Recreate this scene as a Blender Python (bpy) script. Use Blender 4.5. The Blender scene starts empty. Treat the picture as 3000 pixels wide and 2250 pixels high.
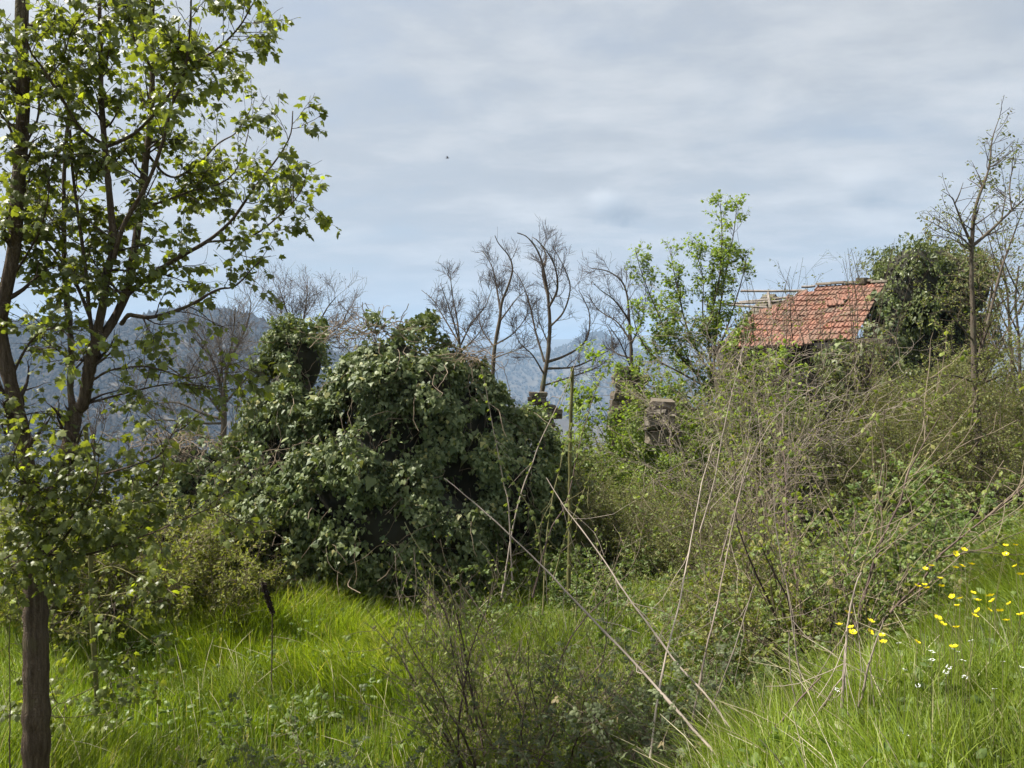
import bpy, math
import numpy as np
from mathutils import Matrix, Vector
R = math.radians
sc = bpy.context.scene
# ------------------------------------------------------------------ camera, sky, sun, exposure
FPX, EYE, PITCH = 2224.0, 1.6, math.atan(65 / 2224)
cam = bpy.data.objects.new('camera', bpy.data.cameras.new('camera'))
sc.collection.objects.link(cam)
cam.location = (0, 0, EYE); cam.rotation_euler = (R(90) - PITCH, 0, 0)
cam.data.sensor_width = 36; cam.data.lens = 36 * FPX / 3000
cam.data.clip_start = 0.05; cam.data.clip_end = 40000
sc.camera = cam
SUN_EL, SUN_AZ = R(54), math.atan2(-0.98, 0.10)          # azimuth from +Y towards +X
SD = Vector((math.cos(SUN_EL) * math.sin(SUN_AZ), math.cos(SUN_EL) * math.cos(SUN_AZ), math.sin(SUN_EL)))
sun = bpy.data.objects.new('sun', bpy.data.lights.new('sun', 'SUN'))
sc.collection.objects.link(sun)
sun.data.energy = 5.0; sun.data.angle = R(1.2); sun.data.color = (1.0, 0.95, 0.86)
sun.rotation_euler = SD.to_track_quat('Z', 'Y').to_euler(); sun.location = (-20, 10, 40)
world = bpy.data.worlds.new('World'); sc.world = world; world.use_nodes = True
sc.view_settings.view_transform = 'Standard'; sc.view_settings.look = 'None'
sc.view_settings.exposure = 1.1; sc.view_settings.gamma = 1; sc.view_settings.use_curve_mapping = False
cy = sc.cycles
cy.max_bounces = 5; cy.diffuse_bounces = 3; cy.glossy_bounces = 1; cy.transmission_bounces = 3; cy.use_adaptive_sampling = True; cy.adaptive_threshold = 0.02
cy.transparent_max_bounces = 8; cy.volume_bounces = 0; cy.use_denoising = True
cy.caustics_reflective = False; cy.caustics_refractive = False; cy.sample_clamp_indirect = 4

class NT:
    """tiny node-tree helper"""
    def __init__(s, tree): s.t = tree; tree.nodes.clear()
    def n(s, kind, **kw):
        nd = s.t.nodes.new(kind)
        for k, v in kw.items():
            if k.startswith('i_'):
                key = k[2:].replace('_', ' ')
                s.put(nd.inputs[key], v)
            else: setattr(nd, k, v)
        return nd
    def put(s, sock, v):
        if hasattr(v, 'is_output') or isinstance(v, bpy.types.NodeSocket): s.t.links.new(v, sock)
        elif hasattr(v, 'outputs'): s.t.links.new(v.outputs[0], sock)
        else: sock.default_value = v
    def math(s, op, a, b=0.0, c=None):
        nd = s.t.nodes.new('ShaderNodeMath'); nd.operation = op
        s.put(nd.inputs[0], a); s.put(nd.inputs[1], b)
        if c is not None: s.put(nd.inputs[2], c)
        return nd.outputs[0]
    def vmath(s, op, a, b):
        nd = s.t.nodes.new('ShaderNodeVectorMath'); nd.operation = op
        s.put(nd.inputs[0], a); s.put(nd.inputs[1], b)
        return nd.outputs['Value'] if op == 'DOT_PRODUCT' else nd.outputs[0]
    def mix(s, f, a, b, blend='MIX'):
        nd = s.t.nodes.new('ShaderNodeMix'); nd.data_type = 'RGBA'; nd.blend_type = blend
        s.put(nd.inputs[0], f); s.put(nd.inputs[6], a); s.put(nd.inputs[7], b)
        return nd.outputs[2]
    def ramp(s, f, pts):
        nd = s.t.nodes.new('ShaderNodeValToRGB'); s.put(nd.inputs[0], f)
        e = nd.color_ramp.elements
        while len(e) < len(pts): e.new(0.5)
        for k, (p, c) in enumerate(pts):
            e[k].position = p; e[k].color = (c, c, c, 1) if not hasattr(c, '__len__') else (*c, 1)
        return nd.outputs[0]
    def noise(s, vec, scale, detail=4, rough=0.55, dist=0.0):
        nd = s.n('ShaderNodeTexNoise'); s.put(nd.inputs['Vector'], vec)
        nd.inputs['Scale'].default_value = scale; nd.inputs['Detail'].default_value = detail
        nd.inputs['Roughness'].default_value = rough; nd.inputs['Distortion'].default_value = dist
        return nd.outputs[0]

def build_sky():
    w = NT(world.node_tree)
    sky = w.n('ShaderNodeTexSky', sky_type='NISHITA', sun_disc=False, sun_elevation=SUN_EL, sun_rotation=SUN_AZ,
              altitude=400, air_density=1.2, dust_density=1.5)
    d = w.n('ShaderNodeTexCoord').outputs['Generated']
    sep = w.n('ShaderNodeSeparateXYZ', i_Vector=d)
    zc = w.math('ADD', w.math('ABSOLUTE', sep.outputs[2]), 0.16)
    cmb = w.n('ShaderNodeCombineXYZ', i_X=w.math('DIVIDE', sep.outputs[0], zc), i_Y=w.math('DIVIDE', sep.outputs[1], zc), i_Z=0.0)
    rot = w.n('ShaderNodeMapping'); w.put(rot.inputs[0], cmb); rot.inputs['Rotation'].default_value = (0, 0, R(28)); rot.inputs['Scale'].default_value = (0.7, 1.0, 1)
    n1 = w.noise(rot.outputs[0], 1.1, 5, 0.55, 0.25)          # big sheets
    n2 = w.noise(rot.outputs[0], 3.4, 6, 0.6, 0.15)          # streaks
    n3 = w.noise(cmb.outputs[0], 0.45, 3, 0.5)
    cover = w.math('ADD', w.math('MULTIPLY', n1, 0.65), w.math('MULTIPLY', n2, 0.35))
    cov = w.ramp(cover, [(0.36, 0.74), (0.46, 0.93), (0.54, 1.0)])
    shade = w.math('ADD', w.math('MULTIPLY', n2, 0.55), w.math('MULTIPLY', n3, 0.45))
    ccol = w.ramp(shade, [(0.30, (2.3, 2.42, 2.62)), (0.47, (2.72, 2.82, 2.98)), (0.62, (3.65, 3.7, 3.78))])
    # brighter veil around the sun, as thin cloud scatters forward
    sd = w.vmath('DOT_PRODUCT', d, tuple(SD))
    glow = w.math('POWER', w.math('MAXIMUM', sd, 0.0), 3.0)
    ccol = w.mix(1.0, ccol, w.ramp(glow, [(0, 0.94), (1, 1.0)]), 'MULTIPLY')
    ccol = w.mix(glow, ccol, (4.9, 5.0, 5.1, 1))
    blue = w.mix(1.0, sky.outputs[0], (0.68, 0.70, 0.72, 1), 'MULTIPLY')
    col = w.mix(cov, blue, ccol)
    # one small cumulus low over the valley, and a fainter one further right
    for (px_, py_, sz_, amt) in ((1790, 606, .046, .95), (2530, 560, .045, .45)):
        q = norm(P(px_, py_, 10) - np.array([0, 0, EYE])); rgt = norm(np.cross(q, [0, 0, 1.0])); upv = np.cross(rgt, q)
        nn_ = w.math('MULTIPLY', w.math('SUBTRACT', w.noise(d, 26, 3, .6), .5), 1.5)
        a_ = w.math('DIVIDE', w.vmath('DOT_PRODUCT', d, tuple(rgt)), sz_); b_ = w.math('DIVIDE', w.vmath('DOT_PRODUCT', d, tuple(upv)), sz_ * .62)
        rr_ = w.math('ADD', w.math('SQRT', w.math('ADD', w.math('MULTIPLY', a_, a_), w.math('MULTIPLY', b_, b_))), nn_)
        front = w.math('GREATER_THAN', w.vmath('DOT_PRODUCT', d, tuple(q)), 0.5)
        m_ = w.math('MULTIPLY', w.math('MULTIPLY', w.ramp(rr_, [(0.25, 1.0), (0.95, 0.0)]), front), amt)
        sh_ = w.ramp(w.math('ADD', w.math('MULTIPLY', w.math('SUBTRACT', b_, w.math('MULTIPLY', a_, .6)), .35), .5), [(0.3, (1.25, 1.48, 1.8)), (0.75, (4.1, 4.2, 4.3))])
        col = w.mix(m_, col, sh_)
    bg = w.n('ShaderNodeBackground', i_Color=col, i_Strength=0.1)
    w.n('ShaderNodeOutputWorld', i_Surface=bg)

# ------------------------------------------------------------------ general helpers
def P(px, py, d):
    """photo pixel + forward distance -> world point (as numpy)"""
    v = (1125 - py) / FPX; c, s = math.cos(PITCH), math.sin(PITCH)
    Y = c + s * v; Z = c * v - s
    return np.array([(px - 1500) / FPX / Y * d, d, EYE + Z / Y * d])
def sstep(a, b, x):
    t = np.clip((np.asarray(x, float) - a) / (b - a), 0, 1); return t * t * (3 - 2 * t)
def vnoise(x, y, s=1.0, seed=0):
    """cheap smooth value noise, about -1..1"""
    r = np.random.default_rng(seed + 991); o = 0; x = np.asarray(x, float); y = np.asarray(y, float)
    for k in range(7):
        a = r.uniform(0, 6.283); f = s * r.uniform(0.5, 2.0)
        o = o + np.sin((x * math.cos(a) + y * math.sin(a)) * f + r.uniform(0, 6.283)) / 7 ** 0.5
    return o * 0.8
def norm(v): return v / np.maximum(np.linalg.norm(v, axis=-1, keepdims=True), 1e-9)

build_sky()
RIDGES = [  # distance, half-width, [(tan azimuth, crest height above the eye)]
    (1500, 950, [(-3, 60), (-0.78, 66), (-0.52, 60), (-0.46, 78), (-0.405, 84), (-0.37, 86), (-0.34, 78), (-0.30, 52), (-0.22, 8), (-0.1, -60), (0.1, -120), (3, -160)]),
    (3200, 1200, [(-3, 140), (-0.75, 130), (-0.66, 112), (-0.56, 140), (-0.45, 120), (-0.2, 40), (-0.05, 60), (0.03, 20), (0.07, 60), (0.098, 112), (0.115, 118), (0.14, 84), (0.18, 20), (0.3, -40), (0.5, 20), (3, 60)]),
    (6500, 2200, [(-3, 300), (-0.7, 250), (-0.4, 190), (-0.2, 200), (-0.05, 215), (0.05, 190), (0.12, 205), (0.2, 225), (0.3, 215), (0.5, 240), (3, 320)]),
]
def H(x, y):
    """height of the land (camera stands on z = 0)"""
    x = np.asarray(x, float); y = np.asarray(y, float)
    s = ((y - 2.2) - (x - 0.4)) * 0.7071 + 0.45
    b = sstep(0, 2.3, s)
    z = (1 - b) * 0.02 * sstep(0.8, 2.6, x) - 1.4 * b + b * 1.3 * sstep(3.0, 9.5, x) * sstep(3.5, 9, y)
    near = sstep(60, 20, np.hypot(x, y))
    z = z + near * (0.05 * vnoise(x, y, 1.3, 1) + 0.03 * vnoise(x, y, 4, 2))
    edge = 14.5 + 14 * sstep(0.5, 7, x)
    f = np.maximum(y - edge, 0) + np.maximum(-x - 11 - 0.2 * y, 0) * 0.8
    fall = 0.36 * f * f / (f + 8.0)
    z = z - 235 * (1 - np.exp(-fall / 235))
    r = np.hypot(x, y); u = np.where(y > 0.2 * np.abs(x), x / np.maximum(y, 1e-3), np.sign(x) * 3)
    u = np.clip(u, -3, 3)
    for k, (r0, wd, tab) in enumerate(RIDGES):
        cr = np.interp(u, [a for a, _ in tab], [c for _, c in tab]) * np.where(y > 0, 1, .6)
        amp = (cr + EYE + 235)
        prof = np.exp(-((r - r0) / wd) ** 2 * 2.2)
        ang = np.arctan2(x, np.maximum(y, 1))
        rough = 7 * vnoise(x, y, 0.012, 5 + k) + 4 * vnoise(x, y, 0.03, 9 + k) + 26 * (1 - prof) * vnoise(x, y, 0.004, 13 + k)
        hill = -235 + amp * prof + rough * sstep(200, 500, r) * prof * min(1.0, 1500 / r0 + 0.15)
        z = np.where(r > 250, np.maximum(z, hill), z)
    return z
def B(px, d):
    x = (px - 1500) / FPX * d
    return np.array([x, d, float(H(x, d))])

class MB:
    """collects pieces of mesh; build() links them as one object"""
    def __init__(s): s.v, s.f, s.n = [], [], 0
    def add(s, v, f, mat=0, tint=0.5, smooth=True):
        v = np.asarray(v, np.float32).reshape(-1, 3); f = np.asarray(f, np.int32)
        t = np.broadcast_to(np.asarray(tint, np.float32), (len(v),)).copy()
        s.v.append((v, t)); s.f.append((f + s.n, mat, smooth)); s.n += len(v); return s
    def mesh(s, name, mats):
        me = bpy.data.meshes.new(name)
        if not s.n: return me
        v = np.concatenate([a for a, _ in s.v]); t = np.concatenate([b for _, b in s.v])
        lv = np.concatenate([f.ravel() for f, _, _ in s.f])
        tot = np.concatenate([np.full(len(f), f.shape[1], np.int32) for f, _, _ in s.f])
        mi = np.concatenate([np.full(len(f), m, np.int32) for f, m, _ in s.f])
        sm = np.concatenate([np.full(len(f), q, bool) for f, _, q in s.f])
        st = np.concatenate([[0], np.cumsum(tot)[:-1]]).astype(np.int32)
        me.vertices.add(len(v)); me.vertices.foreach_set('co', v.ravel())
        me.loops.add(len(lv)); me.loops.foreach_set('vertex_index', lv)
        me.polygons.add(len(tot)); me.polygons.foreach_set('loop_start', st); me.polygons.foreach_set('loop_total', tot)
        for m in (mats if isinstance(mats, (list, tuple)) else [mats]): me.materials.append(m)
        me.polygons.foreach_set('material_index', mi); me.polygons.foreach_set('use_smooth', sm)
        a = me.attributes.new('tint', 'FLOAT', 'POINT'); a.data.foreach_set('value', t)
        me.update(calc_edges=True); return me
    def build(s, name, mats, parent=None, origin=None):
        if origin is not None: s.v = [(v - np.asarray(origin, np.float32), t) for v, t in s.v]
        return link(name, s.mesh(name, mats), parent)

def link(name, data, parent=None):
    o = bpy.data.objects.new(name, data); sc.collection.objects.link(o)
    if parent is not None: o.parent = parent
    return o
def thing(name, label, cat, loc=(0, 0, 0), group=None):
    o = link(name, None); o.location = tuple(float(q) for q in loc); o.empty_display_size = 0.1
    return tag(o, label, cat, group)
def tag(o, label=None, cat=None, group=None, kind=None):
    for k, v in (('label', label), ('category', cat), ('group', group), ('kind', kind)):
        if v: o[k] = v
    return o
def copy_tree(o, loc, rz=0.0, scale=1.0, label=None, parent=None):
    c = o.copy(); sc.collection.objects.link(c)
    if parent is None:
        c.location = tuple(float(q) for q in loc); c.rotation_euler = (0, 0, rz)
        c.scale = (scale,) * 3 if not hasattr(scale, '__len__') else scale
        if label: c['label'] = label
    else: c.parent = parent
    for ch in o.children: copy_tree(ch, None, parent=c)
    return c

# ------------------------------------------------------------------ tubes, growth, leaves
def tubes(mb, path, rad, sides=3, mat=0, tint=None, rng=None):
    path = np.asarray(path, float); rad = np.asarray(rad, float)
    if path.ndim == 2: path = path[None]; rad = rad[None]
    b, n, _ = path.shape
    tg = norm(np.gradient(path, axis=1))
    ref = norm(np.array([0.37, 0.21, 0.1]) + 0 * tg[:, :1]); 
    ax = np.abs(norm(path[:, -1] - path[:, 0])[:, 2]) < 0.7
    ref = np.where(ax[:, None, None], np.array([0.05, 0.1, 1.0]), np.array([1.0, 0.15, 0.05]))
    u = norm(np.cross(tg, ref)); w = np.cross(tg, u)
    a = np.arange(sides) * 2 * np.pi / sides
    ring = path[:, :, None] + rad[:, :, None, None] * (u[:, :, None] * np.cos(a)[:, None] + w[:, :, None] * np.sin(a)[:, None])
    base = (np.arange(b) * n * sides)[:, None, None]
    i = np.arange(n - 1)[:, None] * sides; j = np.arange(sides); j2 = (j + 1) % sides
    q = np.stack([i + j, i + j2, i + sides + j2, i + sides + j], -1)[None] + base[..., None]
    t = 0.5 if tint is None else np.repeat(np.broadcast_to(tint, (b,)), n * sides)
    mb.add(ring.reshape(-1, 3), q.reshape(-1, 4), mat, t)
def curve(pts, n):
    """Catmull-Rom through pts, n samples evenly by length"""
    p = np.asarray(pts, float)
    if len(p) == 2: return p[0] + (p[1] - p[0]) * np.linspace(0, 1, n)[:, None]
    e = np.vstack([2 * p[0] - p[1], p, 2 * p[-1] - p[-2]]); out = []
    for k in range(1, len(e) - 2):
        t = np.linspace(0, 1, 12, endpoint=False)[:, None]
        a, b, c, d = e[k - 1], e[k], e[k + 1], e[k + 2]
        out.append(0.5 * (2 * b + (c - a) * t + (2 * a - 5 * b + 4 * c - d) * t ** 2 + (3 * b - a - 3 * c + d) * t ** 3))
    q = np.vstack(out + [p[-1:]]); L = np.concatenate([[0], np.cumsum(np.linalg.norm(np.diff(q, axis=0), axis=1))])
    s = np.linspace(0, L[-1], n); return np.stack([np.interp(s, L, q[:, k]) for k in range(3)], 1)
def trace(px, d, n=14):
    """limb traced in the photo: list of pixels, forward distance at its ends"""
    ds = np.linspace(d[0], d[1], len(px)) if hasattr(d, '__len__') else [d] * len(px)
    return curve([P(x, y, k) for (x, y), k in zip(px, ds)], n)
def at(par, rad, idx, t):
    n = par.shape[1]; f = t * (n - 1); i = np.minimum(f.astype(int), n - 2); k = (f - i)[:, None]
    p = par[idx, i] * (1 - k) + par[idx, i + 1] * k
    return p, norm(par[idx, i + 1] - par[idx, i]), rad[idx, i] * (1 - k[:, 0]) + rad[idx, i + 1] * k[:, 0]
def grow(rng, par, rad, count, t0, t1, ang, L, npt=6, up=0.0, wob=0.15, rr=0.6, rtip=0.001, angsd=0.2, lsd=0.3, taper=0.5):
    seg = np.linalg.norm(np.diff(par, axis=1), axis=2).sum(1)
    idx = rng.choice(len(par), count, p=seg / seg.sum()); t = rng.uniform(t0, t1, count)
    p, tg, r = at(par, rad, idx, t)
    v = rng.normal(size=(count, 3)); v = norm(v - (v * tg).sum(1, keepdims=True) * tg)
    a = (ang + angsd * rng.normal(size=count))[:, None]
    d = np.cos(a) * tg + np.sin(a) * v
    ln = L * np.clip(1 + lsd * rng.normal(size=count), 0.3, 2) * (1 - taper * t)
    out = np.empty((count, npt, 3)); out[:, 0] = p
    for k in range(1, npt):
        d = norm(d + wob * rng.normal(size=(count, 3)) + np.array([0, 0, up]))
        p = p + d * (ln / (npt - 1))[:, None]; out[:, k] = p
    r0 = np.maximum(r * rr * rng.uniform(0.7, 1.0, count), rtip * 1.3)
    return out, r0[:, None] + (rtip - r0)[:, None] * np.linspace(0, 1, npt)[None] ** 0.8

def tmpl_fan(outline, c, fold=0.2, droop=0.15):
    o = np.array(outline, float); v = np.vstack([[c[0], c[1]], o])
    z = fold * np.abs(v[:, 0]) - droop * v[:, 1] ** 2
    n = len(o); f = np.stack([np.zeros(n, int), 1 + np.arange(n), 1 + (np.arange(n) + 1) % n], 1)
    return np.column_stack([v, z]), f
MAPLE = tmpl_fan([(0, .0), (.22, -.06), (.52, .02), (.36, .2), (.62, .5), (.3, .52), (.27, .72), (0, 1.0), (-.27, .72), (-.3, .52), (-.62, .5), (-.36, .2), (-.52, .02), (-.22, -.06)], (0, .34), -0.28, 0.30)
IVY = tmpl_fan([(0, .02), (.3, -.1), (.5, .2), (.27, .48), (0, 1), (-.27, .48), (-.5, .2), (-.3, -.1)], (0, .3), -0.14, 0.1)
OVAL = (np.array([(0, 0, 0), (-.3, .35, -.08), (-.24, .72, -.12), (0, 1, -.22), (.24, .72, -.12), (.3, .35, -.08), (0, .52, 0.03)]),
        np.array([(6, 0, 5), (6, 5, 4), (6, 4, 3), (6, 3, 2), (6, 2, 1), (6, 1, 0)]))
DIAM = (np.array([(0, 0, 0), (-.33, .5, .1), (0, 1, -.1), (.33, .5, .1)]), np.array([(0, 3, 2), (0, 2, 1)]))
def compound():
    V, F = [], []
    for k, (a, s, o) in enumerate(((0, 1.0, .18), (1.15, .8, .05), (-1.15, .8, .05))):
        v = OVAL[0] * np.array([1.25, 1, 1]) * s * .72; ca, sa = math.cos(a), math.sin(a); v = v + np.array([0, o, 0])
        V.append(np.column_stack([v[:, 0] * ca - v[:, 1] * sa * -1 * -1, v[:, 0] * sa + v[:, 1] * ca, v[:, 2]])); F.append(OVAL[1] + 7 * k)
    return np.vstack(V), np.vstack(F)
BRAM = compound()
def frames(axis, nrm):
    y = norm(axis); x = norm(np.cross(y, nrm)); z = np.cross(x, y); return x, y, z
def leaves(mb, pos, axis, nrm, size, tm, mat=0, tint=None, rng=None):
    if len(pos) == 0: return
    x, y, z = frames(axis, nrm); v, f = tm; size = np.broadcast_to(size, (len(pos),))[:, None, None]
    w = pos[:, None] + size * (x[:, None] * v[None, :, :1] + y[:, None] * v[None, :, 1:2] + z[:, None] * v[None, :, 2:])
    ff = f[None] + (np.arange(len(pos)) * len(v))[:, None, None]
    t = np.full(len(pos), .5) if tint is None else tint
    mb.add(w.reshape(-1, 3), ff.reshape(-1, f.shape[1]), mat, np.repeat(t, len(v)), smooth=False)
def leaf_spots(rng, par, rad, count, t0=0.15, t1=1.0, out=0.7, droop=0.4, tilt=0.6):
    seg = np.linalg.norm(np.diff(par, axis=1), axis=2).sum(1)
    idx = rng.choice(len(par), count, p=seg / seg.sum()); t = rng.uniform(t0, t1, count)
    p, tg, r = at(par, rad, idx, t)
    v = rng.normal(size=(count, 3)); v = norm(v - (v * tg).sum(1, keepdims=True) * tg)
    ax = norm(tg * 0.5 + out * v + np.array([0, 0, -droop]))
    nr = norm(np.array([0, 0, 1.0]) + tilt * rng.normal(size=(count, 3)))
    return p + ax * 0.012, ax, nr

# ------------------------------------------------------------------ materials
def pmat(name, fn):
    m = bpy.data.materials.new(name); m.use_nodes = True; w = NT(m.node_tree); fn(w)
    return m
def c4(c): return (*c, 1)
def surf(w, col, rough=0.8, bump=None, bs=0.3, bd=0.01, spec=0.3):
    b = w.n('ShaderNodeBsdfPrincipled'); w.put(b.inputs['Base Color'], col); w.put(b.inputs['Roughness'], rough)
    b.inputs['Specular IOR Level'].default_value = spec
    if bump is not None:
        k = w.n('ShaderNodeBump', i_Height=bump, i_Strength=bs, i_Distance=bd); w.put(b.inputs['Normal'], k.outputs[0])
    return b
def leafmat(name, a, b, c=None, trans=0.35, rough=0.45, spec=0.4, tcol=None):
    """a..b by the leaf's own tint, c = odd dry leaf colour at tint > .93"""
    def fn(w):
        t = w.n('ShaderNodeAttribute', attribute_name='tint').outputs['Fac']
        pts = [(0.0, a), (0.9, b)] + ([(0.945, c), (1.0, c)] if c else [])
        col = w.ramp(t, pts)
        g = w.n('ShaderNodeNewGeometry')
        nz = w.noise(g.outputs['Position'], 1.3, 1)
        col = w.mix(1.0, col, w.ramp(nz, [(0.3, 0.72), (0.7, 1.22)]), 'MULTIPLY')
        p = surf(w, col, rough, spec=spec)
        tr = w.n('ShaderNodeBsdfTranslucent'); w.put(tr.inputs[0], w.mix(1.0, col, c4(tcol or (1.5, 1.6, 0.6)), 'MULTIPLY'))
        mx = w.n('ShaderNodeMixShader'); mx.inputs[0].default_value = trans
        w.put(mx.inputs[1], p); w.put(mx.inputs[2], tr)
        w.n('ShaderNodeOutputMaterial', i_Surface=mx)
    return pmat(name, fn)
def barkmat(name, a, b, scale=18, stretch=0.18, bd=0.012, moss=None, crk=0.35):
    def fn(w):
        o = w.n('ShaderNodeTexCoord').outputs['Object']
        mp = w.n('ShaderNodeMapping', i_Vector=o); mp.inputs['Scale'].default_value = (1, 1, stretch)
        n1 = w.noise(mp.outputs[0], scale, 5, 0.65, 0.3); n2 = w.noise(o, 3.0, 4)
        v = w.n('ShaderNodeTexVoronoi', feature='DISTANCE_TO_EDGE', i_Vector=w.mix(0.12, mp.outputs[0], w.n('ShaderNodeTexNoise', i_Vector=o, i_Scale=6.0).outputs['Color'])); v.inputs['Scale'].default_value = scale * 2.6
        crack = w.ramp(v.outputs[0], [(0.0, 0.0), (0.13, 1.0)])
        hgt = w.math('ADD', w.math('MULTIPLY', crack, crk), n1)
        col = w.mix(w.ramp(n1, [(0.35, 0.0), (0.68, 1.0)]), c4(a), c4(b))
        col = w.mix(1.0, col, w.ramp(crack, [(0, 0.75), (1, 1.0)]), 'MULTIPLY')
        if moss: col = w.mix(w.ramp(n2, [(0.56, 0.0), (0.68, 0.75)]), col, c4(moss))
        w.n('ShaderNodeOutputMaterial', i_Surface=surf(w, col, 0.9, hgt, 0.9, bd, 0.15))
    return pmat(name, fn)
def plainmat(name, a, b, scale=8, rough=0.85, spec=0.2, bd=0.003, tint=True):
    def fn(w):
        o = w.n('ShaderNodeNewGeometry').outputs['Position']
        n = w.noise(o, scale, 4, 0.6)
        f = n
        if tint:
            t = w.n('ShaderNodeAttribute', attribute_name='tint').outputs['Fac']
            f = w.math('ADD', w.math('MULTIPLY', n, 0.5), w.math('MULTIPLY', t, 0.5))
        col = w.mix(w.ramp(f, [(0.3, 0), (0.7, 1)]), c4(a), c4(b))
        w.n('ShaderNodeOutputMaterial', i_Surface=surf(w, col, rough, n, 0.5, bd, spec))
    return pmat(name, fn)
M = {}
M['maple'] = leafmat('maple_leaf', (.088, .110, .036), (.185, .210, .064), (.32, .38, .07), 0.45, 0.42, 0.4, (1.7, 1.7, 0.35))
M['fresh'] = leafmat('fresh_leaf', (.13, .19, .036), (.24, .30, .062), (.30, .36, .07), 0.45, 0.45, 0.35, (1.5, 1.6, 0.4))
M['ivy'] = leafmat('ivy_leaf', (.055, .084, .030), (.20, .23, .10), (.30, .28, .10), 0.2, 0.5, 0.3)
M['ivy_far'] = leafmat('ivy_far_leaf', (.060, .085, .025), (.145, .170, .052), (.13, .14, .05), 0.2, 0.4, 0.4)
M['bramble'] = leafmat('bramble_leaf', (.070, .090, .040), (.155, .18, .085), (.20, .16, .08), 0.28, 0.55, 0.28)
M['bramble_lit'] = leafmat('lit_bramble_leaf', (.085, .130, .032), (.17, .225, .062), (.22, .20, .07), 0.35, 0.45, 0.35)  # lit copy of the bramble leaf, brightness put into its colour
M['olive'] = leafmat('olive_leaf', (.105, .125, .034), (.195, .205, .062), (.22, .18, .08), 0.35, 0.5, 0.3)
M['yellow_green'] = leafmat('yellow_green_leaf', (.14, .16, .036), (.27, .28, .066), (.26, .22, .07), 0.38, 0.5, 0.3)
M['hazel'] = leafmat('hazel_leaf', (.12, .16, .035), (.24, .27, .065), (.27, .24, .09), 0.42, 0.5, 0.3)
M['grass'] = leafmat('grass_blade', (.085, .145, .015), (.25, .315, .034), (.38, .35, .19), 0.45, 0.45, 0.3, (1.5, 1.5, 0.4))
M['maple_bark'] = barkmat('maple_bark', (.075, .052, .036), (.165, .125, .092), 44, 0.07, 0.014, (.13, .12, .06))
M['grey_bark'] = barkmat('grey_bark', (.085, .068, .05), (.16, .13, .10), 26, 0.2, 0.006, (.12, .13, .07))
M['green_bark'] = barkmat('green_bark', (.10, .095, .035), (.19, .175, .07), 30, 0.25, 0.004)
M['twig_dark'] = plainmat('dark_twig', (.045, .032, .024), (.10, .075, .058))
M['twig_grey'] = plainmat('grey_twig', (.095, .080, .070), (.19, .165, .145))
M['twig_brown'] = plainmat('brown_twig', (.14, .11, .075), (.25, .20, .145))
M['cane'] = plainmat('dry_cane', (.23, .185, .15), (.42, .35, .29))
M['twig_pale'] = plainmat('pale_twig', (.19, .155, .12), (.34, .285, .23))
M['cane_green'] = plainmat('green_cane', (.15, .14, .06), (.30, .27, .13))
M['cane_dark'] = plainmat('dark_cane', (.065, .045, .04), (.14, .10, .085))
M['vine'] = plainmat('ivy_vine', (.12, .09, .06), (.27, .21, .15))
M['soil'] = plainmat('soil', (.035, .04, .016), (.075, .075, .03), 5, tint=False)
M['core'] = plainmat('ruin_core', (.020, .020, .013), (.04, .037, .025), 5, tint=False)  # shade of leaf gaps and wall openings put into a near-black colour
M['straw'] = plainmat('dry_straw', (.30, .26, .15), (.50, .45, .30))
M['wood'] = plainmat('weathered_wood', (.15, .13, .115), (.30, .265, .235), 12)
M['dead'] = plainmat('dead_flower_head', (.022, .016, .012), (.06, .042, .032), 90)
M['dark'] = plainmat('interior_shade', (.012, .011, .01), (.02, .018, .016), tint=False)  # shade under the roof painted as near-black
M['bird'] = plainmat('bird_feather', (.03, .03, .035), (.06, .06, .065), tint=False)
def fn(w):
    o = w.n('ShaderNodeNewGeometry').outputs['Position']; n = w.noise(o, 30, 3)
    p = surf(w, w.mix(n, c4((.80, .62, .01)), c4((.95, .80, .02))), 0.25, spec=0.5)
    tr = w.n('ShaderNodeBsdfTranslucent', i_Color=(.9, .7, .02, 1)); mx = w.n('ShaderNodeMixShader', i_Fac=0.3)
    w.put(mx.inputs[1], p); w.put(mx.inputs[2], tr); w.n('ShaderNodeOutputMaterial', i_Surface=mx)
M['yellow'] = pmat('buttercup_petal', fn)
M['white'] = plainmat('white_petal', (.72, .74, .68), (.85, .86, .8), 40, 0.5)
def fn(w):
    o = w.n('ShaderNodeTexCoord').outputs['Object']; g = w.n('ShaderNodeNewGeometry').outputs['Position']
    r = w.n('ShaderNodeObjectInfo').outputs['Random']
    n = w.noise(g, 5, 5, 0.6); n2 = w.noise(g, 26, 4, 0.65)
    col = w.ramp(r, [(0, (.09, .072, .055)), (0.35, (.14, .115, .09)), (0.7, (.19, .16, .125)), (1, (.13, .12, .10))])
    col = w.mix(1.0, col, w.ramp(n2, [(0.3, 0.6), (0.7, 1.2)]), 'MULTIPLY')
    col = w.mix(w.ramp(n, [(0.55, 0.0), (0.7, 0.65)]), col, (.10, .11, .055, 1))
    w.n('ShaderNodeOutputMaterial', i_Surface=surf(w, col, 0.92, n2, 0.8, 0.015, 0.15))
M['stone'] = pmat('field_stone', fn)
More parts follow.
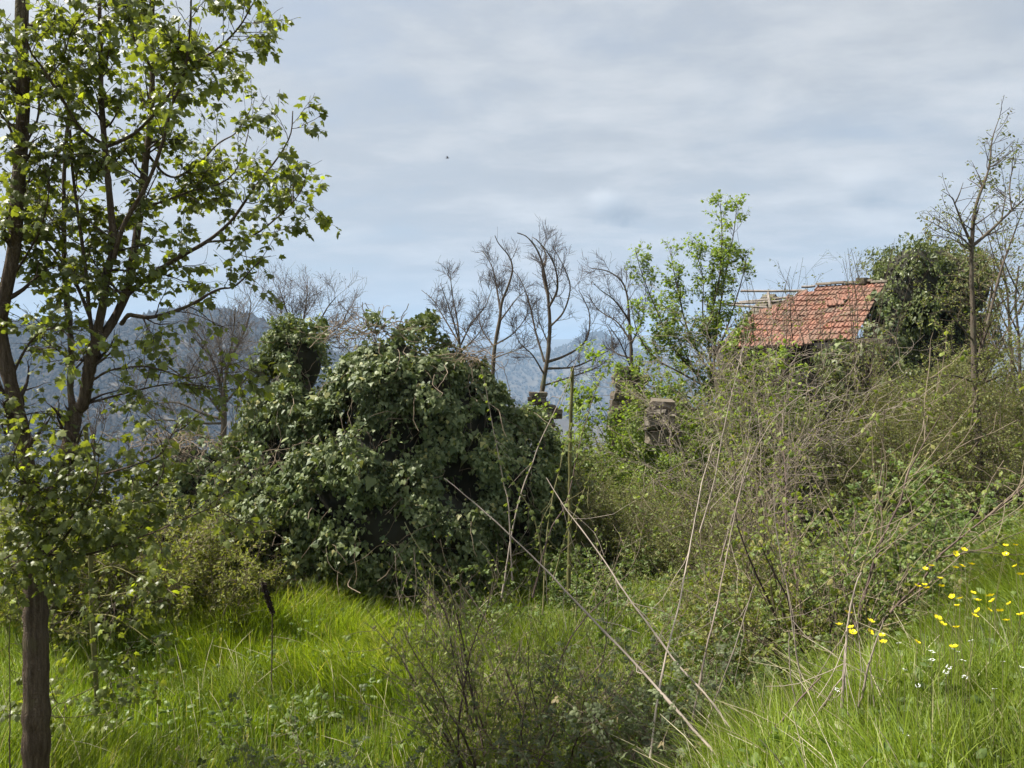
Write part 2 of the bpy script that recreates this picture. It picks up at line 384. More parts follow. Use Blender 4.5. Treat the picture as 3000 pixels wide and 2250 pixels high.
def fn(w):
    g = w.n('ShaderNodeNewGeometry').outputs['Position']; r = w.n('ShaderNodeObjectInfo').outputs['Random']
    n = w.noise(g, 2.2, 4, 0.6); n2 = w.noise(g, 40, 3, 0.6)
    col = w.ramp(r, [(0, (.22, .12, .088)), (0.3, (.29, .14, .098)), (0.6, (.26, .145, .11)), (0.85, (.33, .15, .10)), (1, (.18, .13, .10))])
    col = w.mix(1.0, col, w.ramp(n2, [(0.3, 0.75), (0.7, 1.12)]), 'MULTIPLY')
    col = w.mix(w.ramp(n, [(0.42, 0.0), (0.65, 0.7)]), col, (.15, .11, .08, 1))
    w.n('ShaderNodeOutputMaterial', i_Surface=surf(w, col, 0.85, n2, 0.4, 0.004, 0.2))
M['tile'] = pmat('clay_tile', fn)
def fn(w):
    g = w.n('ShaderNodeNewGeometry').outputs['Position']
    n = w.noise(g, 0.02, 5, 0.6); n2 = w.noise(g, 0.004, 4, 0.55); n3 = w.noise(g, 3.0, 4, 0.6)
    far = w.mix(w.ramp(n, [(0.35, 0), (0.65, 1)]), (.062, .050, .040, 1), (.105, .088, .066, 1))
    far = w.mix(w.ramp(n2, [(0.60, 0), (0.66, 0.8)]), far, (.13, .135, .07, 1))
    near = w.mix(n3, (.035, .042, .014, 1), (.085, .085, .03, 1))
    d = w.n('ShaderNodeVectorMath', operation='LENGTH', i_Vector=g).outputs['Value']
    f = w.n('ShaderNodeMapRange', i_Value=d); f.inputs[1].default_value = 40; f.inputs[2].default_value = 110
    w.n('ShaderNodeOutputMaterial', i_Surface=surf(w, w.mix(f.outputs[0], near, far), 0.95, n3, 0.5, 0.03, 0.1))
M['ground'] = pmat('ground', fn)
def fn(w):
    t = w.n('ShaderNodeAttribute', attribute_name='tint').outputs['Fac']
    col = w.ramp(t, [(0, (.036, .031, .027)), (0.55, (.052, .044, .037)), (0.88, (.066, .055, .046)), (0.94, (.045, .05, .028)), (0.985, (.085, .075, .066))])
    w.n('ShaderNodeOutputMaterial', i_Surface=surf(w, col, 0.95, spec=0.05))
M['forest'] = pmat('far_wood', fn)

# ------------------------------------------------------------------ land, far wood, air
def land():
    a = np.concatenate([np.linspace(-180, -46, 36, endpoint=False), np.linspace(-46, 46, 420, endpoint=False), np.linspace(46, 180, 36)])
    r = np.concatenate([[0.0], np.geomspace(0.6, 40, 110), np.geomspace(42, 9400, 130)])
    A, Rr = np.meshgrid(np.radians(a), r); x = Rr * np.sin(A); y = Rr * np.cos(A); z = H(x, y)
    n, m = len(r), len(a); i = np.arange(n - 1)[:, None] * m; j = np.arange(m - 1)
    q = np.stack([i + j, i + j + 1, i + m + j + 1, i + m + j], -1).reshape(-1, 4)[:, ::-1]
    o = MB().add(np.stack([x, y, z], -1), q).build('ground', M['ground']); tag(o, kind='structure')
    # far wood on the hillsides: bare crowns, one mass
    g = np.random.default_rng(5); mb = MB()
    v0 = np.array([(0, 0, .9), (1, 0, .55), (.3, .95, .55), (-.8, .6, .4), (-.8, -.6, .55), (.3, -.95, .4), (0, 0, -.1)])
    f0 = np.array([(0, 1, 2), (0, 2, 3), (0, 3, 4), (0, 4, 5), (0, 5, 1), (6, 2, 1), (6, 3, 2), (6, 4, 3), (6, 5, 4), (6, 1, 5)])
    for n, u0, u1, r0, r1, sz in ((15000, -.80, -.16, 350, 1560, 1.0), (2600, -.80, -.2, 60, 350, .8), (6000, -.1, .42, 1500, 3250, 1.5), (4500, -.75, -.3, 1700, 3250, 1.5), (2500, -.2, .45, 60, 900, .8)):
        u = g.uniform(u0, u1, n); rr = np.sqrt(g.uniform(r0 ** 2, r1 ** 2, n)); y = rr / np.sqrt(1 + u * u); x = u * y
        z = H(x, y); hgt = g.uniform(6, 10, n) * sz * np.where(rr < 500, .7, 1); wd = hgt * g.uniform(.42, .6, n)
        jit = 1 + .3 * g.normal(size=(n, 7, 3))
        v = v0[None] * jit * np.stack([wd, wd, hgt], -1)[:, None] + np.stack([x, y, z], -1)[:, None]
        f = f0[None] + (np.arange(n) * 7)[:, None, None]
        mb.add(v.reshape(-1, 3), f.reshape(-1, 3), 0, np.repeat(np.clip(g.beta(2.2, 2.2, n) * .9 + .1 * vnoise(x, y, .01, 3) + .05 * (g.random(n) > .96), 0, 1), 7), smooth=False)
    tag(mb.build('far_wood', M['forest']), 'leafless wood covering the hazy hillsides across the valley', 'wood', kind='stuff')
land()
def haze():
    m = bpy.data.materials.new('haze_air'); m.use_nodes = True; w = NT(m.node_tree)
    v = w.n('ShaderNodeVolumePrincipled'); v.inputs['Color'].default_value = (.48, .70, 1.0, 1); v.inputs['Density'].default_value = 0.00022; v.inputs['Anisotropy'].default_value = 0.0
    w.n('ShaderNodeOutputMaterial', i_Volume=v)
    x, z0, z1 = 9800, -262, 360
    vs = [(-x, -x, z0), (x, -x, z0), (x, x, z0), (-x, x, z0), (-x, -x, z1), (x, -x, z1), (x, x, z1), (-x, x, z1)]
    o = MB().add(vs, [(3, 2, 1, 0), (4, 5, 6, 7), (0, 1, 5, 4), (1, 2, 6, 5), (2, 3, 7, 6), (3, 0, 4, 7)], smooth=False).build('haze', m)
    tag(o, 'pale blue haze filling the valley air', 'haze', kind='stuff')
haze()

# ------------------------------------------------------------------ stones and the farmhouse
def stone_mesh(seed, k=(1, 1, 1)):
    g = np.random.default_rng(seed); n = 3; lin = np.linspace(-.5, .5, n); vs = {}; V = []; F = []
    def vid(p):
        key = tuple(np.round(p, 3))
        if key not in vs:
            vs[key] = len(V); q = np.array(p, float); q = q * (1 - .10 * (np.abs(q * 2).sum() - 1) / 2); V.append(q + g.normal(size=3) * .035)
        return vs[key]
    for ax in range(3):
        for s in (-.5, .5):
            for a in range(n - 1):
                for b in range(n - 1):
                    c = []
                    for (da, db) in ((0, 0), (1, 0), (1, 1), (0, 1)):
                        p = [0, 0, 0]; p[ax] = s; p[(ax + 1) % 3] = lin[a + da]; p[(ax + 2) % 3] = lin[b + db]; c.append(vid(p))
                    F.append(c if s > 0 else c[::-1])
    return MB().add(np.array(V), F, smooth=False).mesh('stone', M['stone'])
STONES = [stone_mesh(k) for k in range(7)]
def stone(parent, loc, size, rz=0, tilt=0, k=0):
    o = link('stone', STONES[k % 7], parent); o.location = tuple(float(q) for q in loc); o.scale = size; o.rotation_euler = (tilt, tilt * .6, rz); return o

def farmhouse():
    g = np.random.default_rng(21)
    th = R(25.7); ct, st = math.cos(th), math.sin(th)
    et = np.array([-.8, .6, 0]); es = np.array([-.6 * ct, -.8 * ct, -st]); nn = np.cross(et, es); nn = nn if nn[2] > 0 else -nn
    rr = np.array([10.05, 20.5, EYE + 2.14])
    eave = rr + es * 4.1
    base = np.array([8.6, 20.2, float(H(8.6, 20.2))])
    hs = thing('farmhouse', 'derelict stone farmhouse with a broken red tile roof behind the shrubs', 'house', base)
    def put(o, m): o.matrix_local = Matrix.Translation(-Vector(base)) @ m; return o
    # roof with its tiles
    prof = [(0, 0.0), (0.0, .030), (.020, .046), (.042, .032), (.052, .012), (.10, .012), (.112, .026), (.128, .026), (.140, .012), (.205, .012), (.219, 0.004)]
    def tile_mesh(seed):
        q = np.random.default_rng(seed); mb = MB(); n = len(prof)
        for y in (0.0, .39):
            pass
        a = [(x, 0.0 + q.normal() * .003, z) for x, z in prof]; b = [(x, .39, z) for x, z in prof]
        u = [(.219, 0, -.024), (0, 0, -.024)]
        V = np.array(a + b + u + [(.13, .03, .013), (.155, .075, .012), (.105, .075, .012), (.13, .16, .012), (.13, .07, .045)])
        F4 = [(i, i + 1, n + i + 1, n + i) for i in range(n - 1)]
        mb.add(V, [f[::-1] for f in F4], smooth=False)
        mb.f.append((np.array([list(range(n)) + [2 * n, 2 * n + 1]], np.int32), 0, False))
        k = 2 * n + 2
        mb.f.append((np.array([(k, k + 1, k + 4), (k + 1, k + 3, k + 4), (k + 3, k + 2, k + 4), (k + 2, k, k + 4)], np.int32), 0, False))
        return mb.mesh('tile', M['tile'])
    TM = [tile_mesh(k) for k in range(4)]
    rot = Matrix((( -et[0], -es[0], nn[0], 0), (-et[1], -es[1], nn[1], 0), (-et[2], -es[2], nn[2], 0), (0, 0, 0, 1)))
    # board deck under the tiles (one sheet of old boards, shade put into its near-black colour), broken along the left
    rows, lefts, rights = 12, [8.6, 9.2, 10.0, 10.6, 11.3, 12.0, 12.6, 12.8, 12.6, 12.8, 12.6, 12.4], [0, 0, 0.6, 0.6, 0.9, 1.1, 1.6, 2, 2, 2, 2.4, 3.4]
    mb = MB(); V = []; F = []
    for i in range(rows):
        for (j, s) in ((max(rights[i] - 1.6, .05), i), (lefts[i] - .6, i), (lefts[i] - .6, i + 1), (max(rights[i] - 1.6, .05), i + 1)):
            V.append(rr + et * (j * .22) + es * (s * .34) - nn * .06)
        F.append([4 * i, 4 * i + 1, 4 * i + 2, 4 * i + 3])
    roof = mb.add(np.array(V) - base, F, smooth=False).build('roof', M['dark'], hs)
    for i in range(rows):
        for j in range(0, 16):
            if j + .5 > lefts[i] + g.normal() * .25 or j < rights[i] - 2.5: continue
            if j < rights[i] - .2 and i > 10: continue
            sag = .05 * math.sin(j * .55 + .8) * math.sin(i * .3) + g.normal() * .004
            p = rr + et * ((j + 1) * .22) + es * ((i + 1) * .34 + g.normal() * .008) + nn * (sag + .01)
            tl = link('tile', TM[int(g.integers(4))], roof)
            extra = Matrix.Rotation(R(-5.6 + g.normal() * .9), 4, 'X') @ Matrix.Rotation(R(g.normal() * 1.1), 4, 'Z')
            if (i, j) in ((4, 4), (3, 3), (11, 4), (4, 3)): extra = Matrix.Rotation(R(20), 4, 'Z') @ Matrix.Rotation(R(6), 4, 'Y') @ Matrix.Translation((0, 0, .05)); 
            put(tl, Matrix.Translation(p) @ rot @ extra)
    # broken fringe of slipped tiles down the left edge
    for k in range(11):
        i = 1 + k; p = rr + et * ((lefts[min(i, 11)] + .6 + g.random() * .5) * .22) + es * ((i + .8) * .34) - nn * .02
        tl = link('tile', TM[k % 4], roof); put(tl, Matrix.Translation(p) @ rot @ Matrix.Rotation(R(g.normal() * 10), 4, 'Z') @ Matrix.Rotation(R(g.normal() * 6), 4, 'Y'))
    # ridge: grey half-round ridge pieces
    V = []; m = 7
    for y in (0, .4):
        for k in range(m):
            a = math.pi * k / (m - 1); V.append((math.cos(a) * .11, y, math.sin(a) * .07))
    RM = MB().add(V, [(k, k + 1, m + k + 1, m + k) for k in range(m - 1)]).mesh('ridge_tile', M['stone'])
    for k in range(5):
        if k in (): continue
        o = link('ridge_tile', RM, roof); p = rr + et * (k * .36 - .05) + np.array([0, 0, .02 + g.normal() * .012])
        put(o, Matrix.Translation(p) @ Matrix.Rotation(math.atan2(-et[0], et[1]) + g.normal() * .05, 4, 'Z'))
    o = stone(roof, (0, 0, 0), (.34, .25, .16), 0, 0, 2); put(o, Matrix.Translation(rr + et * .55 + np.array([0, 0, .06])) @ Matrix.Rotation(.6, 4, 'Z') @ Matrix.Diagonal((.34, .25, .18, 1)))
    # bare laths and rafters sticking out on the left
    for (s, j0, j1, dz, tl) in ((.9, 9.2, 17.6, .02, .012), (2.0, 10, 17.2, 0, -.01), (2.85, 10.6, 17.6, 0, 0.0), (.2, 8.2, 9.9, .05, 0), (4.2, 12.5, 18.3, 0, .02)):
        a = rr + et * (j0 * .22) + es * (s * .34) - nn * .02 + np.array([0, 0, dz]); b = rr + et * (j1 * .22) + es * (s * .34) - nn * .02 + np.array([0, 0, dz + tl * 8])
        mb = MB(); tubes(mb, np.array([a, (a + b) / 2 - np.array([0, 0, .012]), b]) - base, np.full(3, .036), 4); mb.build('lath', M['wood'], hs)
    a = rr + et * 3.0 + es * .5 - np.array([0, 0, .1]); b = rr + et * 2.6 + es * 1.6
    mb = MB(); tubes(mb, np.array([b, a + np.array([0, 0, .16])]) - base, np.full(2, .045), 4); mb.build('rafter', M['wood'], hs)
    # walls: solid backing sheets, front one near-black to paint the openings' shade, stones laid in courses on the front
    el = eave + es * -.35
    inn = -np.array([-.6, -.8, 0])
    w0 = el + inn * .25 + et * -.7; L = 4.0; zt = el[2] + .02; zb = base[2] - 1.0
    def wall(name, p, q, top_p, top_q, thick=.4, side=inn):
        V = [(*p[:2], zb), (*q[:2], zb), (*q[:2], top_q), (*p[:2], top_p)]; V = np.array(V, float); W = V + np.append(side[:2], 0) * thick
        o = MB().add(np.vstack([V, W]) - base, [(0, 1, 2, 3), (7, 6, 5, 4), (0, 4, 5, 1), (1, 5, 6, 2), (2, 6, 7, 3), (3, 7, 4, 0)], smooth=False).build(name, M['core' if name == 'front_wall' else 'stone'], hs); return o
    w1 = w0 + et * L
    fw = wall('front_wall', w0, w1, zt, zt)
    back = w1 + inn * 6.0; mid = w1 + inn * 3.2
    wall('gable_wall', w1, mid, zt, rr[2] - .15, .35, -et); wall('gable_wall', mid + inn * .002, back, rr[2] - .15, zt, .35, -et)
    rz = math.atan2(et[1], et[0])
    z = zb + .3; c = 0
    while z < zt - .05:
        hh = g.uniform(.15, .26); x = -.1 + g.random() * .2; hh = min(hh, zt - z)
        while x < L:
            wd = g.uniform(.26, .52)
            if not (1.25 < x + wd / 2 < 2.15 and z < zb + 3.1) and not (2.9 < x + wd / 2 < 3.4 and zt - 1.3 < z < zt - .6):
                p = w0 + et * (x + wd / 2) - inn * .03; p[2] = z + hh / 2
                stone(fw, p - base, (wd * 1.02, .22, hh * 1.03), rz + g.normal() * .03, g.normal() * .03, int(g.integers(7)))
            x += wd
        z += hh
    return hs
farmhouse()

def ruined_wall():
    g = np.random.default_rng(8); d = 16.0
    o0 = P(1860, 1330, d); o0[2] = H(o0[0], o0[1]); t = thing('ruined_wall', 'crumbling dry stone wall end rising beside the bare tree', 'wall', o0)
    z = 1345; k = 0
    while z > 1092:
        hp = g.uniform(12, 24); x = 1776 + g.normal() * 6 + (6 if z > 1200 else 14); xe = 1905 - max(0, 1230 - z) * .45
        while x < xe:
            wp = g.uniform(26, 58); p = P(x + wp / 2, z - hp / 2, d + g.normal() * .05)
            stone(t, p - o0, (wp * d / FPX * 1.03, .4, hp * d / FPX * 1.04), g.normal() * .08, g.normal() * .04, k); k += 1; x += wp
        z -= hp
    d = 12.5; o0 = P(1935, 1250, d); o0[2] = H(o0[0], o0[1]); t = thing('stone_pile', 'stack of big weathered grey stones topped by a slab among green leaves', 'stones', o0)
    for k, (x0, x1, y0, y1, dd) in enumerate(((1908, 1975, 1172, 1199, .1), (1897, 1914, 1194, 1203, 0), (1893, 1938, 1200, 1220, 0), (1940, 1953, 1199, 1210, -.05), (1938, 1950, 1209, 1215, -.02), (1955, 1980, 1198, 1214, .1), (1895, 1932, 1222, 1243, 0.02), (1931, 1975, 1212, 1242, -.05), (1905, 1936, 1218, 1226, .12), (1890, 1935, 1243, 1262, .05), (1935, 1982, 1242, 1264, .05), (1895, 1985, 1262, 1300, .15))):
        p = P((x0 + x1) / 2, (y0 + y1) / 2, d + dd); stone(t, p - o0, ((x1 - x0) * d / FPX * 1.08, .42, (y1 - y0) * d / FPX * 1.12), g.normal() * .15, g.normal() * .08, k + 3)
    d = 17; o0 = P(1575, 1190, d); o0[2] = H(o0[0], o0[1]); t = thing('ruined_pillar', 'brown crumbling masonry pillar stub at the foot of the tallest bare tree', 'pillar', o0)
    z = 1330; k = 0
    while z > 1150:
        hp = g.uniform(10, 16); x = 1548 + (30 if z > 1190 else 0) + g.normal() * 3; xe = x + 46
        while x < xe:
            wp = g.uniform(18, 30); stone(t, P(x + wp / 2, z - hp / 2, d + g.normal() * .04) - o0, (wp * d / FPX, .35, hp * d / FPX), g.normal() * .1, g.normal() * .05, k); k += 1; x += wp
        z -= hp
ruined_wall()

# ------------------------------------------------------------------ ivy-clad ruin
def sample_blobs(g, blobs, dens, bump=0.1, seed=0):
    """points + normals on the outer skin of a union of ellipsoids (centre, radii)"""
    P_, N_ = [], []
    C = np.array([b[0] for b in blobs]); RR = np.array([b[1] for b in blobs])
    for k in range(len(blobs)):
        c, r = C[k], RR[k]; area = 4 * np.pi * (((r[0] * r[1]) ** 1.6 + (r[0] * r[2]) ** 1.6 + (r[1] * r[2]) ** 1.6) / 3) ** (1 / 1.6)
        n = int(area * dens); u = norm(g.normal(size=(n, 3)))
        keep = g.random(n) < np.linalg.norm(u / r, axis=1) * r.min(); u = u[keep]
        nr = norm(u / r)
        p = c + u * r + nr * (bump * (vnoise(u[:, 0] * 3 + k, u[:, 2] * 3 + u[:, 1] * 2, 2.0, seed + k) + .5 * vnoise(u[:, 0] * 6, u[:, 2] * 7 + u[:, 1] * 3, 2.5, seed + 9 + k)))[:, None]
        ok = np.ones(len(p), bool)
        for j in range(len(blobs)):
            if j != k: ok &= np.linalg.norm((p - C[j]) / RR[j], axis=1) > 0.96
        P_.append(p[ok]); N_.append(nr[ok])
    return np.concatenate(P_), np.concatenate(N_)
def blob_mesh(blobs, mat, name, parent, base, shrink=.86, seed=0):
    mb = MB(); a = np.linspace(0, 2 * np.pi, 25)[:-1]; e = np.linspace(-np.pi / 2, np.pi / 2, 13)
    for k, (c, r) in enumerate(blobs):
        A, E = np.meshgrid(a, e); u = np.stack([np.cos(E) * np.cos(A), np.cos(E) * np.sin(A), np.sin(E)], -1)
        s = shrink + .06 * vnoise(u[..., 0] * 3, u[..., 2] * 3 + u[..., 1], 2, seed + k)
        p = np.array(c) + u * np.array(r) * s[..., None] - base
        n, m = 13, 24; i = np.arange(n - 1)[:, None] * m; j = np.arange(m); q = np.stack([i + j, i + (j + 1) % m, i + m + (j + 1) % m, i + m + j], -1).reshape(-1, 4)
        mb.add(p, q)
    return mb.build(name, mat, parent)
def pick_leaf_objects(parent, base, pos, ax, nr, sz, tm, mat, count, g, tint):
    """the leaves that show largest become parts of their own (shared mesh data)"""
    sc_ = sz / np.maximum(pos[:, 1], .5); vis = (np.abs(pos[:, 0]) < pos[:, 1] * .66)
    order = np.argsort(-sc_ * vis)[:count]
    ms = [MB().add(tm[0], tm[1], 0, t, smooth=False).mesh('leaf', mat) for t in (.1, .3, .5, .7, .88)]
    x, y, z = frames(ax[order], nr[order])
    for k, i in enumerate(order):
        o = link('leaf', ms[min(int(tint[i] * 5), 4)], parent); s = float(sz[i])
        o.matrix_local = Matrix(((x[k][0] * s, y[k][0] * s, z[k][0] * s, pos[i][0] - base[0]), (x[k][1] * s, y[k][1] * s, z[k][1] * s, pos[i][1] - base[1]), (x[k][2] * s, y[k][2] * s, z[k][2] * s, pos[i][2] - base[2]), (0, 0, 0, 1)))
    m = np.ones(len(pos), bool); m[order] = False; return m
def eb(cx, cy, d, rx, rz, ry):
    s = d / FPX; return (P(cx, cy, d), np.array([rx * s, ry, rz * s]))
def ivy_thing(name, label, cat, blobs, seed, dens, size, mat='ivy', holes=(), nleaf=0, vines=120, base=None, crest=0, tm=IVY):
    g = np.random.default_rng(seed); c = np.array([b[0] for b in blobs]).mean(0)
    base = np.array([c[0], c[1], float(H(c[0], c[1]))]) if base is None else base
    t = thing(name, label, cat, base)
    core = blobs
    if mat == 'ivy':
        q, n = sample_blobs(g, blobs, 60, .05, seed); f = (n[:, 1] < .25) & (n[:, 2] < .55); q, n = q[f], n[f]; s = g.choice(len(q), min(int(len(q) * .22), 34), replace=False)
        blobs = list(blobs) + [(q[i] - n[i] * .07, np.array([1, 1, g.uniform(.8, 1.5)]) * g.uniform(.13, .30)) for i in s]
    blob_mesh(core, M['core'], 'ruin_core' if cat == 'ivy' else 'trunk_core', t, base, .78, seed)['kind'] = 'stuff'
    p, n = sample_blobs(g, blobs, dens,   .15 if mat == 'ivy' else .2, seed)
    face = n[:, 1] < .55                                    # the far side is never seen closely: thin it
    p, n = (lambda k: (p[k], n[k]))(face | (g.random(len(p)) < .35))
    cl = vnoise(p[:, 0] * 1.0, p[:, 2] * 1.0 + p[:, 1] * .5, 4.5, seed) + .6 * vnoise(p[:, 0], p[:, 2], 11, seed + 3)
    k = g.random(len(p)) < np.clip(.68 + .95 * cl, .05, 1)
    for (hx, hy, hr, keepf) in holes:
        q = (1500 + p[:, 0] / p[:, 1] * FPX - hx) / hr[0], (1060 - (p[:, 2] - EYE) / p[:, 1] * FPX - hy) / hr[1]
        k &= (q[0] ** 2 + q[1] ** 2 > 1) | (g.random(len(p)) < keepf)
    p, n, cl = p[k], n[k], cl[k]
    p = p + n * (g.uniform(-.12, .06, len(p)) + .08 * cl)[:, None]
    ax = norm(n * .35 + np.array([0, 0, -.85]) + .45 * g.normal(size=p.shape)); nr = norm(n * .7 + np.array([-.25, 0, .62]) + .55 * g.normal(size=p.shape))
    sz = size * np.exp(.32 * g.normal(size=len(p))); tint = np.clip(g.random(len(p)) * .93 + .03 * cl, 0, .93); tint[g.random(len(p)) > .975] = .97
    m = np.ones(len(p), bool)
    if nleaf: m = pick_leaf_objects(t, base, p, ax, nr, sz, tm, M[mat], nleaf, g, tint)
    mb = MB(); leaves(mb, p[m] - base, ax[m], nr[m], sz[m], tm, 0, tint[m]); o = mb.build('foliage', M[mat], t); o['kind'] = 'stuff'
    if mat == 'ivy' and nleaf:
        q, n = sample_blobs(g, blobs, 40, .02, seed); f = (n[:, 2] > .15); q, n = q[f], n[f]; s = g.choice(len(q), min(70, len(q)), replace=False); q, n = q[s], n[s]; path = np.empty((len(q), 7, 3)); path[:, 0] = q - n * .08; d = norm(n + np.array([0, 0, .5]) + .5 * g.normal(size=q.shape)); q = path[:, 0]; ln = g.uniform(.03, .075, len(q))[:, None]
        for i in range(1, 7): d = norm(d + .25 * g.normal(size=q.shape) + np.array([0, 0, -.10])); q = q + d * ln; path[:, i] = q
        rad = np.repeat(np.linspace(.0035, .0015, 7)[None], len(q), 0); mb = MB(); tubes(mb, path - base, rad, 3, tint=g.random(len(q))); a, b, c = leaf_spots(g, path, rad, 700, .3, 1, .8, .3, .6)
        leaves(mb, a - base, b, c, size * g.uniform(.5, 1.1, 700), tm, 1, g.random(700) * .93); mb.build('loose_shoots', [M['vine'], M[mat]], t)['kind'] = 'stuff'
    if vines:
        q, n = sample_blobs(g, blobs, dens * .2, .02, seed); f = n[:, 1] < .4; q, n = q[f], n[f]; s = g.choice(len(q), min(vines, len(q)), replace=False)
        q, n = q[s] + n[s] * .04, n[s]; npt = 8; path = np.empty((len(q), npt, 3)); path[:, 0] = q; d = norm(np.array([0, 0, -1.0]) + .75 * g.normal(size=q.shape)); d = d - (d * n).sum(1, keepdims=True) * n * .9
        for i in range(1, npt):
            d = norm(d + .3 * g.normal(size=q.shape) + np.array([0, 0, -.08])); q = q + d * g.uniform(.05, .14, len(q))[:, None]; path[:, i] = q
        mb = MB(); tubes(mb, path - base, np.repeat(g.uniform(.0015, .005, len(q))[:, None], npt, 1), 3, tint=g.random(len(q)))
        o = mb.build('vine_stems', M['vine'], t); o['kind'] = 'stuff'
    return t
def ruin():
    t1 = ivy_thing('ivy_covered_ruin', 'large rounded ivy covered ruin wall in the middle of the meadow edge', 'ivy',
        [eb(1150, 1210, 10.0, 180, 265, .8), eb(1080, 1440, 9.8, 230, 280, .9), eb(1300, 1290, 10.2, 165, 270, .8), eb(1400, 1420, 10.4, 190, 300, .9), eb(1515, 1480, 10.8, 125, 250, .8), eb(1180, 1560, 9.5, 300, 170, .7)],
        31, 3600, .051, holes=((1285, 1110, (45, 40), .12), (1260, 1250, (60, 60), .45), (1060, 1290, (28, 60), .3), (1350, 1440, (70, 90), .45), (1560, 1420, (80, 150), .55), (1180, 1420, (30, 40), .4)), nleaf=220, vines=260)
    ivy_thing('ivy_covered_chimney', 'tall narrow ivy clad masonry stump left of the big ivy mound', 'ivy',
        [eb(872, 1065, 10.7, 80, 120, .5), eb(850, 1240, 10.5, 108, 200, .6), eb(840, 1480, 10.1, 160, 220, .7)],
        32, 3400, .050, holes=((915, 1120, (36, 75), .12), (900, 1240, (26, 60), .2), (940, 1180, (20, 120), .3)), nleaf=90, vines=260)
    t3 = ivy_thing('ivy_covered_wall', 'low ivy covered wall with dry brown stems along its top, behind the maple branches', 'ivy',
        [eb(560, 1440, 10.6, 130, 160, .6), eb(660, 1510, 10.3, 150, 190, .7), eb(480, 1530, 10.4, 110, 170, .7), eb(740, 1600, 9.9, 140, 150, .7), eb(900, 1640, 9.7, 120, 110, .6)],
        33, 2200, .054, holes=((520, 1310, (110, 40), .2), (480, 1520, (50, 70), .5)), nleaf=0, vines=240)
    # dry tops: tangles of old stems
    g = np.random.default_rng(77)
    for (cx, cy, d, w, n, lab, sub) in ((1090, 965, 9.9, 90, 130, 'tangle of dry brown stems on top of the big ivy mound', 'a'), (1350, 1045, 10.0, 75, 120, 'nest of pale dry stems on the right shoulder of the ivy mound', 'b'), (530, 1298, 10.2, 95, 140, 'mat of dry brown stems lying on the low ivy wall', 'c')):
        c = P(cx, cy, d); s = w * d / FPX; path = np.empty((n, 7, 3)); q = c + g.normal(size=(n, 3)) * np.array([s * .7, .25, .06]); dd = norm(g.normal(size=(n, 3)) * np.array([1, .8, .35])); path[:, 0] = q
        for i in range(1, 7): dd = norm(dd + .35 * g.normal(size=(n, 3)) + np.array([0, 0, -.06])); q = q + dd * .075; path[:, i] = q
        mb = MB(); tubes(mb, path - c, np.repeat(g.uniform(.002, .006, n)[:, None], 7, 1), 3, tint=g.random(n)); par = t3 if sub == 'c' else t1; o = mb.build('dry_stems', M['vine'], par); o.location = Vector(c) - par.location; tag(o, lab, kind='stuff')
    ivy_thing('ivy_tree', 'dark ivy smothered tree standing behind the right end of the tile roof', 'tree',
        [eb(2660, 850, 22.5, 95, 140, 1.2), eb(2745, 830, 23, 118, 126, 1.3), eb(2825, 840, 23, 70, 115, 1.1), eb(2700, 1010, 24, 150, 180, 1.5), eb(2800, 1010, 24, 90, 150, 1.2), eb(2590, 800, 24.3, 36, 55, .6), eb(2640, 1180, 23, 190, 150, 1.5)],
        34, 620, .085, mat='ivy_far', vines=0, tm=DIAM)
    ivy_thing('house_ivy', 'glossy dark ivy hanging below the broken eave of the house', 'ivy',
        [eb(2470, 1060, 16.9, 60, 70, .35), eb(2440, 1160, 16.7, 95, 90, .35), eb(2560, 1130, 17, 70, 120, .5), eb(2500, 1290, 16.2, 90, 110, .4), eb(2400, 1280, 16.6, 70, 140, .3), eb(2360, 1150, 17.0, 50, 90, .25), eb(2590, 960, 19.6, 48, 105, .45), eb(2560, 1040, 18.2, 50, 80, .4)],
        35, 420, .095, vines=60, tm=IVY)
ruin()

